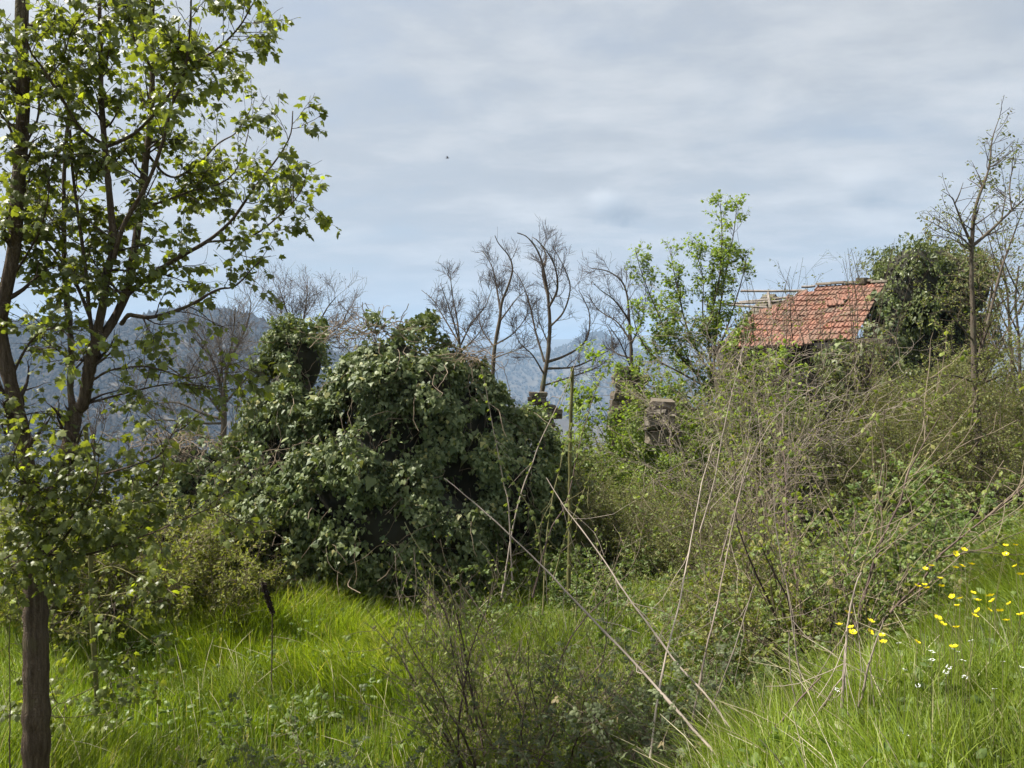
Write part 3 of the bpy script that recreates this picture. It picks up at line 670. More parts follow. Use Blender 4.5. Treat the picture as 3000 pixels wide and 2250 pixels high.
# ------------------------------------------------------------------ trees
def tree(name, label, limbs, seed, bark, twigmat, l1, l2, leafspec=None, base=None, group=None, nleaf=0, l3=None, sides=8, thin=None):
    """limbs: list of (points n x 3, r0, r1); first one is the trunk.
    l1/l2/l3: dict for grow(); leafspec: (template, material, count, size, droop, levels)"""
    g = np.random.default_rng(seed)
    b0 = limbs[0][0][0] if base is None else base
    base = np.array([b0[0], b0[1], float(H(b0[0], b0[1]))]); t = thing(name, label, 'tree', base, group)
    n = limbs[0][0].shape[0]; par = np.array([l[0] for l in limbs]); rad = np.array([l[1] + (l[2] - l[1]) * np.linspace(0, 1, n) ** .9 for l in limbs])
    for k, (p, r) in enumerate(zip(par, rad)):
        mb = MB(); q = p - base
        if k == 0 and q[0][2] > .05: q = np.vstack([[q[0][0], q[0][1], -.1], q]); r = np.append(r[0] * 1.15, r)
        fine = curve(q, 40); rr_ = np.interp(np.linspace(0, 1, 40), np.linspace(0, 1, len(r)), r); jit = 1 + .06 * g.normal(size=40); tubes(mb, fine, rr_ * jit, sides if r[0] > .02 else 5)
        mb.build('trunk' if k == 0 else 'branch', M[bark], t)
    lev = []
    src, srad = par[1:] if (len(par) > 1 and l1.pop('skip', True)) else par, rad[1:] if len(par) > 1 and len(par) > 1 else rad
    src, srad = (par, rad) if len(src) == 0 else (src, srad)
    mb = MB(); cur = (src, srad)
    for spec in (l1, l2, l3):
        if not spec: break
        cur = grow(g, *cur, **spec); lev.append(cur); tubes(mb, cur[0] - base, cur[1], 3 if cur[1].max() < .012 else 5, tint=g.random(len(cur[0])))
    if lev: o = mb.build('twigs', M[twigmat], t); o['kind'] = 'stuff'
    if leafspec:
        tm, mat, cnt, size, droop, use = leafspec; pos, ax, nr = [], [], []
        for li, share in use:
            q = leaf_spots(g, *lev[li], int(cnt * share), .25 if li else .45, 1.0, .8, droop, .45); pos.append(q[0]); ax.append(q[1]); nr.append(q[2])
        pos, ax, nr = map(np.concatenate, (pos, ax, nr)); sz = size * g.uniform(.5, 1.3, len(pos)); tint = g.random(len(pos)) * .93; tint[g.random(len(pos)) > .955] = .97
        pos = pos + ax * sz[:, None] * .35
        if thin:
            kp = (pos[:, 2] < thin[0]) | (pos[:, 2] > thin[1]) | (g.random(len(pos)) < thin[2]); pos, ax, nr, sz, tint = pos[kp], ax[kp], nr[kp], sz[kp], tint[kp]
        m = np.ones(len(pos), bool)
        if nleaf: m = pick_leaf_objects(t, base, pos, ax, nr, sz, tm, M[mat], nleaf, g, tint)
        mb = MB(); leaves(mb, pos[m] - base, ax[m], nr[m], sz[m], tm, 0, tint[m]); o = mb.build('crown', M[mat], t); o['kind'] = 'stuff'
    return t
def px(d, r0, r1, *pts): return (trace(pts, d), r0 * 1.0, r1)

def near_trees():
    D = 4.9
    def px(d, r0, r1, *pts): return (trace(pts, tuple(q * .89 for q in d) if hasattr(d, '__len__') else d), r0 * (.88 if r0 > .09 else .68), r1 * .8)
    L = [px(D, .105, .085, (106, 2330), (106, 2000), (104, 1700), (108, 1545)),
         px((5.5, 5.6), .085, .06, (108, 1560), (128, 1480), (186, 1396), (217, 1220), (228, 1190)),
         px((5.5, 5.3), .075, .045, (106, 1550), (92, 1420), (68, 1292), (45, 1179), (18, 1066), (0, 967), (-6, 930), (4, 888), (27, 818), (41, 735), (50, 565), (63, 430), (68, 271), (63, 136), (66, -30)),
         px((5.6, 5.9), .034, .012, (217, 1220), (206, 1160), (210, 1021), (199, 931), (188, 795), (188, 723), (188, 497), (200, 350), (196, 200)),
         px((5.6, 5.5), .058, .05, (222, 1205), (244, 1180), (262, 1080), (278, 1010)),
         px((5.5, 5.2), .042, .014, (275, 1015), (292, 940), (307, 886), (303, 818), (334, 759), (334, 723), (316, 520), (307, 420), (298, 316), (294, 136), (290, -40)),
         px((5.5, 5.9), .048, .018, (278, 1015), (316, 967), (362, 877), (384, 795), (402, 678), (411, 610), (429, 452), (443, 316), (447, 150), (446, -40)),
         px((5.2, 4.6), .022, .006, (334, 755), (362, 660), (420, 560), (457, 475), (488, 375), (502, 307), (538, 226), (556, 90), (560, -20)),
         px((5.3, 4.8), .018, .004, (311, 430), (384, 398), (434, 353), (484, 294), (520, 235), (565, 190), (640, 140), (700, 80), (735, 20), (770, -30)),
         px((5.3, 4.7), .017, .004, (304, 425), (235, 375), (199, 316), (158, 253), (113, 181), (81, 127), (68, -60)),
         px((5.7, 5.4), .028, .004, (366, 868), (452, 800), (533, 750), (610, 705), (678, 646), (741, 556), (814, 461), (850, 398), (858, 325)),
         px((5.4, 5.2), .012, .003, (600, 710), (723, 696), (791, 655), (850, 600), (886, 551), (902, 482)),
         px((5.5, 5.1), .024, .004, (355, 950), (380, 922), (429, 931), (497, 917), (565, 890), (633, 850), (690, 838), (735, 790), (765, 765)),
         px((5.5, 5.3), .022, .01, (275, 1000), (262, 922), (253, 809), (244, 741), (226, 610), (212, 497), (205, 380)),
         px((5.5, 5.0), .012, .003, (276, 1112), (325, 1085), (434, 1075), (560, 1108), (640, 1080), (715, 1057)),
         px((5.6, 5.2), .013, .003, (264, 1180), (384, 1148), (497, 1125), (590, 1130), (650, 1140)),
         px((5.5, 5.9), .02, .004, (262, 925), (222, 830), (180, 760), (130, 700), (60, 600), (0, 520)),
         px((5.5, 5.0), .014, .003, (30, 1110), (90, 1000), (160, 960), (200, 985), (260, 1060)),
         px((5.5, 5.0), .012, .003, (45, 800), (110, 690), (140, 590), (150, 480), (190, 420)),
         px((5.8, 6.3), .016, .004, (430, 450), (500, 520), (580, 480), (640, 420), (690, 390), (730, 330)),
         px((5.8, 6.2), .014, .004, (411, 610), (480, 590), (560, 560), (640, 540), (690, 500), (720, 420), (730, 370)),
         px((5.6, 6.2), .012, .004, (443, 300), (500, 230), (560, 210), (640, 170), (690, 150)),
         px((5.5, 4.9), .012, .003, (60, 450), (110, 350), (120, 250), (180, 180), (210, 90), (260, 20)),
         px((5.6, 5.0), .012, .003, (445, 200), (400, 130), (380, 60), (350, -40))]
    low = [px((5.5, 4.8), .016, .004, (118, 1640), (170, 1600), (230, 1530), (330, 1500), (420, 1450), (480, 1380), (470, 1290)),
           px((5.5, 4.9), .014, .004, (112, 1500), (200, 1395), (300, 1388), (400, 1360), (470, 1330), (520, 1240)),
           px((5.5, 4.7), .014, .004, (118, 1625), (250, 1625), (360, 1590), (450, 1560), (540, 1520), (640, 1480)),
           px((5.5, 4.8), .014, .004, (96, 1560), (40, 1480), (10, 1380), (-30, 1300)),
           px((5.5, 4.7), .014, .004, (100, 1580), (60, 1500), (75, 1420), (40, 1350), (60, 1280)),
           px((5.5, 4.6), .012, .004, (100, 1650), (50, 1620), (0, 1640), (-60, 1600)),
           px((5.5, 4.8), .012, .004, (112, 1640), (170, 1560), (240, 1480), (280, 1420), (290, 1330)),
           px((5.5, 5.0), .012, .004, (90, 1700), (30, 1680), (-20, 1700))]
    tree('maple_tree', 'big forking young maple at the left edge with fresh green leaves', L + low, 41, 'maple_bark', 'twig_dark',
         dict(count=430, t0=.10, t1=1.0, ang=.85, L=.36, npt=7, up=.06, wob=.16, rr=.45, rtip=.0018, taper=.45),
         dict(count=2300, t0=.15, t1=1.0, ang=.75, L=.19, npt=5, up=.05, wob=.2, rr=.6, rtip=.0012, taper=.3),
         (MAPLE, 'maple', 13500, .043, .9, ((0, .25), (1, .75))), nleaf=280, thin=(P(0, 1330, 5)[2], P(0, 900, 5)[2], .45))
    L = [px(6.3, .033, .026, (287, 2130), (281, 2000), (270, 1800), (265, 1590), (262, 1420), (250, 1250)),
         px((6.3, 5.8), .009, .003, (270, 1800), (330, 1805), (390, 1840), (430, 1870), (460, 1890)), px((6.3, 5.7), .009, .003, (268, 1750), (350, 1740), (420, 1730), (480, 1760)),
         px((6.3, 5.9), .009, .003, (266, 1680), (330, 1660), (400, 1690), (450, 1720)), px((6.3, 5.8), .009, .003, (272, 1790), (200, 1760), (150, 1740), (130, 1700)),
         px((6.3, 6.0), .007, .002, (284, 2050), (320, 2000), (345, 1950)), px((6.3, 5.9), .007, .002, (284, 2090), (230, 2100), (160, 2100), (100, 2080)), px((6.3, 5.7), .007, .002, (282, 2010), (220, 2040), (170, 2060), (145, 2000)), px((6.3, 6.0), .007, .002, (286, 2095), (320, 2090)),
         px((6.3, 5.7), .008, .003, (266, 1700), (180, 1680), (140, 1640)), px((6.3, 6.1), .008, .003, (272, 1820), (220, 1830), (170, 1850), (140, 1830))]
    tree('maple_sapling', 'slim olive barked sapling with drooping leaves beside the big maple trunk', L, 42, 'green_bark', 'twig_dark',
         dict(count=80, t0=.15, t1=1, ang=.8, L=.34, npt=6, up=-.03, wob=.18, rr=.5, rtip=.0015), dict(count=240, t0=.2, t1=1, ang=.7, L=.16, npt=5, up=0, wob=.2, rtip=.001),
         (MAPLE, 'maple', 750, .044, .9, ((0, .3), (1, .7))))
near_trees()

def bare_trees():
    def bt(label, d, seed, limbs, n1, n2, n3, L1=.62, up=.10, bark='grey_bark', tw='twig_dark', L2=.32, L3=.2, buds=0):
        n2, n3 = int(n2 * 1.1), int(n3 * 1.1)
        ll = [px(d if i == 0 else (d, d + .8 * ((i % 3) - 1)), r0, r1, *pts) for i, (r0, r1, pts) in enumerate(limbs)]
        tree('bare_tree', label, ll, seed, bark, 'twig_grey' if buds else tw,
             dict(count=n1, t0=.1, t1=1, ang=.7, L=L1, npt=7, up=up, wob=.13, rr=.5, rtip=.004, taper=.5), dict(count=n2, t0=.15, t1=1, ang=.7, L=L2, npt=6, up=up * .8, wob=.15, rtip=.003, taper=.4),
             (DIAM, 'twig_dark' if buds == 1 else 'olive', 900, .035, .1, ((2, 1.0),)) if buds else None, l3=dict(count=n3, t0=.15, t1=1, ang=.7, L=L3, npt=4, up=up * .6, wob=.15, rtip=.0024, taper=.3), group='leafless trees on the slope behind the ruin')
    bt('tallest of the bare trees behind the ruin, with its tip bent left', 18, 51, [
        (.075, .05, [(1578, 1290), (1587, 1157), (1605, 1044), (1608, 1000)]), (.05, .012, [(1608, 1000), (1611, 953), (1605, 863), (1592, 786), (1575, 735), (1545, 695), (1515, 682)]),
        (.035, .008, [(1606, 870), (1590, 800), (1600, 750), (1580, 710), (1560, 695)]), (.035, .008, [(1608, 900), (1632, 850), (1628, 790), (1605, 740), (1570, 700)]),
        (.035, .008, [(1600, 1062), (1660, 1040), (1715, 1000), (1728, 930), (1712, 880), (1695, 850)]), (.03, .008, [(1595, 1060), (1570, 975), (1550, 885), (1525, 820), (1500, 790)]),
        (.026, .008, [(1608, 960), (1650, 915), (1670, 850), (1660, 800), (1630, 740)]), (.03, .006, [(1600, 1080), (1680, 1075), (1740, 1050), (1790, 1020), (1800, 990)]),
        (.024, .006, [(1592, 1130), (1700, 1095), (1760, 1070), (1800, 1030)]), (.022, .006, [(1596, 1100), (1560, 1040), (1520, 1000), (1500, 930)]), (.02, .006, [(1608, 1010), (1580, 940), (1570, 880)])],
       70, 380, 1300)
    bt('bare tree with two curved leaders between the ivy mound and the tallest bare tree', 19, 52, [
        (.065, .045, [(1440, 1200), (1447, 1039), (1465, 931)]), (.04, .01, [(1465, 931), (1470, 886), (1488, 840), (1501, 791), (1492, 752), (1462, 715), (1450, 690)]),
        (.03, .008, [(1466, 915), (1458, 860), (1446, 795), (1428, 755), (1412, 735)]), (.024, .006, [(1465, 940), (1510, 880), (1530, 860)]), (.024, .006, [(1450, 1010), (1500, 980), (1540, 930), (1545, 890)]),
        (.024, .006, [(1450, 1020), (1410, 960), (1405, 900)]), (.02, .006, [(1446, 1050), (1500, 1030), (1560, 1010)])], 50, 260, 900, L1=.55)
    bt('small fan shaped bare tree just right of the ivy mound top', 17, 53, [
        (.045, .03, [(1352, 1150), (1352, 1060), (1345, 1000)]), (.026, .006, [(1347, 1010), (1338, 930), (1325, 860), (1318, 790)]), (.022, .006, [(1345, 1005), (1300, 930), (1270, 880), (1235, 850)]), (.02, .006, [(1345, 1000), (1315, 900), (1290, 830)]), (.022, .006, [(1350, 1010), (1380, 950), (1420, 900), (1440, 850)]), (.02, .006, [(1350, 1030), (1400, 980), (1425, 930)])], 45, 220, 700, L1=.5)
    bt('bare tree arching left in front of the leafy green maple', 17.5, 54, [
        (.065, .045, [(1852, 1290), (1852, 1120), (1849, 1021)]), (.04, .01, [(1849, 1021), (1843, 930), (1838, 870), (1822, 825), (1781, 795), (1732, 786)]), (.028, .006, [(1848, 1000), (1810, 945), (1770, 920), (1735, 890)]), (.024, .006, [(1845, 940), (1800, 880), (1760, 850), (1735, 825)]),
        (.024, .006, [(1849, 1010), (1880, 940), (1890, 880)]), (.022, .006, [(1850, 1050), (1800, 1030), (1790, 980), (1770, 940)]), (.022, .006, [(1850, 1080), (1815, 1000), (1780, 950)])], 45, 240, 700, L1=.55)
    bt('wide spreading bare tree with many fine twigs between maple and ivy stump', 18, 55, [
        (.085, .06, [(650, 1330), (656, 1250), (655, 1180)]), (.045, .008, [(655, 1190), (660, 1110), (680, 1040), (720, 960), (735, 890), (725, 860)]), (.04, .008, [(655, 1185), (640, 1100), (600, 1010), (560, 950), (545, 900)]), (.035, .008, [(656, 1220), (600, 1150), (530, 1100), (460, 1050), (420, 1010)]),
        (.035, .008, [(655, 1230), (590, 1210), (520, 1180), (430, 1180), (380, 1150)]), (.035, .008, [(660, 1180), (720, 1110), (760, 1060), (780, 1000)]), (.03, .008, [(655, 1150), (680, 1000), (690, 900)]), (.03, .008, [(655, 1240), (580, 1240), (480, 1230), (400, 1240)]), (.03, .008, [(652, 1120), (640, 1000), (610, 900)])], 90, 620, 2200, L1=.85, L2=.5, L3=.28, buds=1)
    bt('bare budding tree standing behind the ivy stump', 19, 56, [
        (.07, .05, [(900, 1250), (895, 1100), (880, 1000)]), (.035, .008, [(880, 1000), (850, 940), (830, 880), (815, 835)]), (.035, .008, [(880, 1000), (890, 930), (900, 860), (895, 825)]), (.035, .008, [(882, 1005), (930, 950), (960, 900), (985, 870)]), (.03, .008, [(882, 1015), (960, 980), (1000, 950), (1020, 910)]), (.03, .008, [(880, 1000), (830, 970), (800, 930)])], 70, 440, 1500, L1=.75, L2=.45, L3=.26, buds=1)
    bt('thin bare sapling in the gap under the maple fork', 14, 57, [
        (.022, .016, [(275, 1400), (277, 1330), (275, 1290)]), (.014, .004, [(275, 1300), (282, 1240), (300, 1190)]), (.012, .004, [(275, 1300), (262, 1240), (255, 1200)]), (.012, .004, [(276, 1320), (300, 1270), (310, 1230)]), (.01, .004, [(276, 1330), (245, 1290), (240, 1280)])], 22, 60, 120, L1=.45, L2=.25, L3=.15)
bare_trees()

def leafy_trees():
    d = 15
    L = [px(d, .07, .05, (2080, 1330), (2080, 1180), (2090, 1080)), px((d, 15.3), .03, .006, (2088, 1100), (2096, 1000), (2110, 900), (2130, 780), (2150, 680), (2160, 590)), px((d, 14.7), .028, .006, (2085, 1090), (2075, 960), (2105, 830), (2115, 700), (2110, 595)),
         px((d, 15.2), .028, .006, (2082, 1100), (2020, 980), (1990, 870), (1968, 760), (1965, 720)), px((d, 14.8), .026, .006, (2080, 1130), (1980, 1030), (1920, 900), (1880, 800), (1862, 735)), px((d, 15.4), .024, .006, (2090, 1060), (2130, 960), (2165, 850), (2185, 770), (2182, 745)),
         px((d, 14.6), .024, .006, (2080, 1140), (1990, 1090), (1920, 1050), (1870, 980), (1850, 900)), px((d, 14.4), .022, .006, (2080, 1150), (2140, 1080), (2200, 1000), (2210, 900)), px((d, 14.3), .022, .006, (2078, 1200), (1990, 1150), (1900, 1130), (1850, 1080)), px((d, 14.2), .022, .006, (2080, 1200), (2000, 1200), (1920, 1200), (1850, 1210)),
         px((d, 15), .02, .006, (2088, 1050), (2060, 930), (2060, 820), (2040, 740)), px((d, 14.2), .02, .006, (2080, 1240), (1980, 1240), (1900, 1280), (1840, 1290)), px((d, 14.4), .02, .006, (2080, 1180), (2040, 1100), (1990, 1000), (1950, 930))]
    tree('leafy_maple', 'light green leafy maple with upright shoots left of the tile roof', L, 61, 'grey_bark', 'twig_dark', dict(count=230, t0=.05, t1=1, ang=.75, L=.62, npt=6, up=.12, wob=.13, rr=.5, rtip=.003, taper=.55), dict(count=1600, t0=.1, t1=1, ang=.7, L=.30, npt=5, up=.06, wob=.18, rtip=.002),
         (MAPLE, 'fresh', 12500, .050, .35, ((0, .2), (1, .8))))
    d = 11
    L = [px(d, .062, .024, (2868, 1400), (2866, 1280), (2858, 1150), (2852, 1000), (2850, 900), (2846, 806), (2847, 716)), px((d, 11.2), .03, .004, (2847, 720), (2853, 636), (2868, 575), (2889, 521), (2900, 474), (2907, 408), (2931, 336)), px((d, 10.8), .022, .004, (2846, 716), (2821, 658), (2797, 597), (2790, 580), (2761, 560)),
         px((d, 10.9), .012, .003, (2797, 597), (2810, 570), (2822, 535)), px((d, 11.4), .028, .005, (2850, 720), (2897, 680), (2947, 633), (2998, 586), (3050, 540)), px((d, 11.1), .01, .003, (2899, 490), (2925, 477), (2950, 455), (2967, 441)), px((d, 10.7), .014, .003, (2846, 725), (2810, 690), (2770, 675), (2735, 655)), px((d, 10.8), .012, .003, (2846, 735), (2800, 705), (2755, 690)),
         px((d, 11.5), .012, .003, (2935, 640), (2943, 590), (2947, 550)), px((d, 11.5), .012, .003, (2965, 620), (2958, 560), (2965, 500), (2977, 475)), px((d, 11.6), .03, .004, (2858, 1080), (2890, 960), (2930, 800), (2980, 660), (3020, 560)), px((d, 10.6), .016, .003, (2852, 1000), (2800, 940), (2760, 900), (2740, 850)), px((d, 11.5), .018, .003, (2856, 1100), (2930, 1000), (2990, 900), (3040, 800)), px((d, 10.8), .02, .003, (2858, 1120), (2790, 1100), (2700, 1110)), px((d, 11.3), .02, .003, (2858, 1130), (2940, 1100), (3010, 1090))]
    tree('budding_tree', 'tall slender grey trunked tree near the right edge with opening buds', L, 62, 'grey_bark', 'twig_dark', dict(count=170, t0=.08, t1=1, ang=.9, L=.5, npt=6, up=.05, wob=.13, rr=.5, rtip=.003, taper=.5), dict(count=420, t0=.1, t1=1, ang=.7, L=.2, npt=4, up=.02, wob=.18, rtip=.002),
         (OVAL, 'olive', 1500, .045, .5, ((0, .55), (1, .45))))
    specs = [('slim bare trunk at the right edge leaning left', 12.5, [(2982, 1400), (2975, 1200), (2960, 1000), (2950, 850), (2930, 760)]), ('thicker of the two bare trunks at the right edge', 12, [(2995, 1420), (2990, 1200), (2985, 1000), (2975, 880), (2985, 780)]), ('thin pale stem between the two right hand trunks', 13, [(2888, 1350), (2885, 1150), (2880, 1000), (2905, 850), (2915, 760)])]
    for k, (lab, d, pts) in enumerate(specs):
        L = [px(d, .045 - .01 * (k % 2) - .012 * (k == 2), .012, *pts)] + [px((d, d + (.5 if j % 2 else -.5)), .014, .003, (pts[2][0], pts[2][1] - 60 * j + 100), (pts[2][0] + (45 if j % 2 else -45), pts[2][1] - 60 * j), (pts[2][0] + (70 if j % 2 else -80), pts[2][1] - 60 * j - 130)) for j in range(5)]
        tree('budding_sapling', lab, L, 70 + k, 'grey_bark', 'twig_brown', dict(count=60, t0=.05, t1=1, ang=.8, L=.5, npt=6, up=.05, wob=.15, rr=.5, rtip=.003), dict(count=240, t0=.1, t1=1, ang=.7, L=.28, npt=4, up=.02, wob=.18, rtip=.002), (DIAM, 'olive', 900, .04, .4, ((0, .3), (1, .7))), group='slender trees at the right edge')
leafy_trees()

# ------------------------------------------------------------------ shrubs, brambles, thickets
def shrub(name, cat, seed, n, hgt, rbase, spread, arch, r0, l1, l2, leaf, bark, twig, l3=None, npt=12, wob=.06, stems_as_parts=False):
    """one bush around the origin; returns its Empty (placed later)"""
    g = np.random.default_rng(seed); t = thing(name, '', cat)
    a = g.uniform(0, 6.283, n); rr = rbase * np.sqrt(g.random(n)); p = np.stack([np.cos(a) * rr, np.sin(a) * rr, -.06 + 0 * a], 1)
    a2 = a + g.normal(size=n) * .7; sp = spread * g.uniform(.2, 1.0, n)
    d = norm(np.stack([np.cos(a2) * sp, np.sin(a2) * sp, np.ones(n)], 1)); ln = hgt * g.uniform(.55, 1.1, n); path = np.empty((n, npt, 3)); path[:, 0] = p
    for k in range(1, npt):
        d = norm(d + wob * g.normal(size=(n, 3)) + np.array([0, 0, -arch * k / npt])); p = p + d * (ln / (npt - 1))[:, None]; path[:, k] = p
    rad = (r0 * g.uniform(.6, 1.2, n))[:, None] * (1 - .8 * np.linspace(0, 1, npt))[None]
    if stems_as_parts:
        for k in range(n): mb = MB(); tubes(mb, path[k], rad[k], 5, tint=float(g.random())); mb.build('stem', M[bark], t)
    else:
        mb = MB(); tubes(mb, path, rad, 4, tint=g.random(n)); o = mb.build('stems', M[bark], t); o['kind'] = 'stuff'
    lev = [(path, rad)]; mb = MB()
    for spec in (l1, l2, l3):
        if spec: lev.append(grow(g, *lev[-1], **spec)); tubes(mb, lev[-1][0], lev[-1][1], 3, tint=g.random(len(lev[-1][0])))
    if len(lev) > 1: o = mb.build('twigs', M[twig], t); o['kind'] = 'stuff'
    if leaf:
        mb = MB(); tm, mat, cnt, size, droop, tilt = leaf; use = ((len(lev) - 1, .75), (max(len(lev) - 2, 0), .25))
        for li, share in use:
            q, ax, nr = leaf_spots(g, *lev[li], int(cnt * share), .1, 1, .8, droop, tilt); tint = g.random(len(q)) * .93; tint[g.random(len(q)) > .96] = .97
            leaves(mb, q, ax, nr, size * g.uniform(.5, 1.35, len(q)), tm, 0, tint)
        o = mb.build('foliage', M[mat], t); o['kind'] = 'stuff'
    return t
_used = set()
def place(proto, group, spots):
    """spots: (px, d, scale, turn, label); the first one moves the prototype itself"""
    proto['group'] = group
    for (x, d, s, rz, lab) in spots:
        loc = B(x, d)
        if proto.name in _used: copy_tree(proto, loc, rz, s, lab)
        else:
            _used.add(proto.name); proto.location = tuple(loc); proto.rotation_euler = (0, 0, rz); proto.scale = (s, s, s) if not hasattr(s, '__len__') else s; proto['label'] = lab
def G(count, L, ang=.7, up=0.0, wob=.18, rtip=.0015, npt=6, rr=.6, t0=.1, taper=.4): return dict(count=count, t0=t0, t1=1, ang=ang, L=L, npt=npt, up=up, wob=wob, rtip=rtip, rr=rr, taper=taper)

def thickets():
    a1 = shrub('thicket_shrub', 'shrub', 101, 26, 2.9, .55, .55, .05, .012, G(260, .85, .6, .03), G(1300, .32, .7, 0, npt=4), (DIAM, 'olive', 11000, .044, .5, .8), 'twig_brown', 'twig_brown')
    a2 = shrub('thicket_shrub', 'shrub', 102, 22, 2.8, .6, .7, .08, .011, G(280, .8, .7, .0), G(1500, .32, .8, -.02, npt=4), (DIAM, 'olive', 12000, .046, .6, .8), 'twig_grey', 'twig_brown')
    gr = 'olive shrubs massed on the right hand slope'
    place(a1, gr, [(2690, 11.5, .74, 0, 'olive leaved shrub below the dark ivy tree, left of the slender grey trunk'), (2905, 12.5, .7, 1.9, 'olive shrub just right behind the slender grey trunk'), (2625, 13.8, .78, 3.1, 'tall twiggy shrub climbing against the right end of the roof'), (2985, 10.8, .88, 4.0, 'olive shrub cut off by the right picture edge, in front of the bare trunks'), (1735, 10.6, .60, 2.2, 'brownish low shrub right of the ivy mound, behind the upright pole'), (1960, 10.0, .56, .4, 'brownish low shrub in front of the grey stone stack')])
    place(a2, gr, [(2785, 11.0, .76, 0, 'olive shrub directly left of the slender grey trunk foot'), (2580, 12.0, .72, 2.4, 'twiggy olive shrub right of the dark house opening'), (2730, 14.0, .8, 1.1, 'high twiggy shrub hiding the lower half of the ivy tree'), (2870, 14.5, .7, 4.4, 'twiggy shrub behind the slender grey trunk'), (2990, 14.0, .9, .7, 'far olive shrub behind the bare trunks at the right edge'), (1845, 10.4, .58, 5.0, 'dull green low shrub between upright pole and grey stones'), (2070, 9.4, .55, 1.3, 'low brown green shrub below the pale twig tangle')])
    c1 = shrub('twig_tangle', 'shrub', 103, 46, 3.4, .5, .5, .10, .010, G(420, 1.1, .55, -.03, wob=.26, npt=8, rtip=.003), G(700, .5, .8, -.04, wob=.3, rtip=.0026), (DIAM, 'yellow_green', 4200, .038, .5, .8), 'cane', 'twig_pale')
    place(c1, 'pale bare climber tangles left of the house', [(2165, 10.4, .85, .3, 'pale grey bare tangle of climber stems below the left end of the tile roof'), (2250, 12.6, 1.12, 2.6, 'bare tangle of stems climbing over the left edge of the tile roof')])
    e1 = shrub('shoot_shrub', 'shrub', 104, 11, 5.2, .25, .28, .02, .018, G(90, .9, .4, .08, wob=.12), G(420, .3, .6, .03, npt=4), (DIAM, 'olive', 700, .045, .2, .8), 'twig_dark', 'twig_dark')
    place(e1, 'bare upright shoots in front of the roof', [(2245, 14.0, .95, 0, 'bare upright shoots reaching above the sticking out roof laths'), (2465, 14.6, .95, 1.7, 'bare upright shoots crossing in front of the tile roof'), (2545, 16.0, .92, 3.0, 'bare shoots rising above the right end of the roof ridge'), (2360, 15.0, .86, 4.1, 'bare wand like shoots over the left part of the ridge')])
    g1 = shrub('leafy_shrub', 'shrub', 105, 16, 2.3, .5, .6, .06, .011, G(130, .7, .65, .04), G(900, .28, .7, .02, npt=4), (OVAL, 'fresh', 7500, .062, .4, .6), 'twig_dark', 'twig_dark')
    place(g1, 'fresh green shrubs around the fallen stones', [(1855, 12.9, 1.1, 0, 'fresh green shrub hugging the crumbling wall end'), (2010, 13.4, 1.25, 2.0, 'fresh green shrub right of the grey stone stack'), (1925, 14.4, 1.4, 4.0, 'fresh green shrub behind the grey stone stack'), (1690, 13.0, .55, 1.0, 'small green bush in the gap between pole and wall end'), (2110, 14.0, 1.5, 1.4, 'fresh green shrub at the foot of the leafy maple'), (2045, 11.8, .8, 2.9, 'fresh green bush in front of the grey stone stack, to its right'), (1880, 12.0, .52, .6, 'small fresh green bush just left of the grey stone stack'), (1775, 12.6, .8, 5.1, 'small fresh green bush left of the crumbling wall end'), (1590, 12.4, .85, 3.0, 'small green bush at the right shoulder of the ivy mound')])
    d1 = shrub('yellow_green_shrub', 'shrub', 106, 24, 1.05, .4, .7, .05, .006, G(160, .4, .7, .02), G(800, .17, .7, .02, npt=4), (DIAM, 'yellow_green', 6500, .034, .3, .8), 'twig_brown', 'twig_brown')
    place(d1, 'yellow green shrubs along the foot of the ruin', [(480, 8.8, 1.2, 0, 'yellow green shrub at the foot of the low ivy wall'), (610, 8.6, 1.1, 1.2, 'yellow green shrub in front of the low ivy wall, left of the dead stalk'), (715, 8.9, .8, 2.2, 'small yellow green shrub below the ivy stump'), (385, 8.5, 1.35, 3.1, 'yellow green shrub right behind the slim sapling'), (300, 8.7, 1.4, 4.0, 'yellow green shrub left behind the slim sapling'), (200, 8.2, 1.4, 5.1, 'yellow green shrub right behind the big maple trunk'), (60, 8.4, 1.45, .5, 'yellow green shrub at the left picture edge behind the maple trunk'), (850, 9.3, .62, 3.9, 'low yellow green bush at the left foot of the big ivy mound'), (2260, 6.8, 1.05, 2.8, 'yellow green twiggy shrub between diagonal canes and the house'), (2360, 6.4, 1.25, .9, 'yellow green shrub in front of the hazel shoots on the right')])
    b1 = shrub('bramble_bush', 'bramble', 107, 34, 1.4, .4, 1.1, .26, .0045, G(170, .5, .8, -.04), None, (BRAM, 'bramble', 1000, .055, .15, .5), 'cane_dark', 'twig_brown')
    b2 = shrub('bramble_bush', 'bramble', 108, 30, 1.5, .4, 1.2, .34, .0045, G(220, .5, .8, -.04), None, (BRAM, 'bramble_lit', 3000, .052, .1, .6), 'cane_green', 'twig_brown')
    gb = 'dark brambles along the bottom of the picture'
    place(b1, gb, [(640, 4.5, .55, 0, 'dark bramble bush at the bottom left of centre over the grass'), (830, 4.2, .8, 1.1, 'dark bramble with an arching stem reaching left over the grass'), (1230, 3.9, .68, 3.3, 'dark bramble bush at the bottom centre'), (1640, 3.9, .68, 5.0, 'dark bramble at the bottom, left of the long diagonal cane'), (1960, 4.2, .85, 1.6, 'dark bramble at the crossing of the canes'), (2070, 4.7, .85, 2.7, 'dark bramble right of the crossing canes'), (1180, 3.55, .7, 1.9, 'low bramble sprays at the very bottom edge'), (2170, 4.0, .7, 4.4, 'low bramble right of the cane feet')])
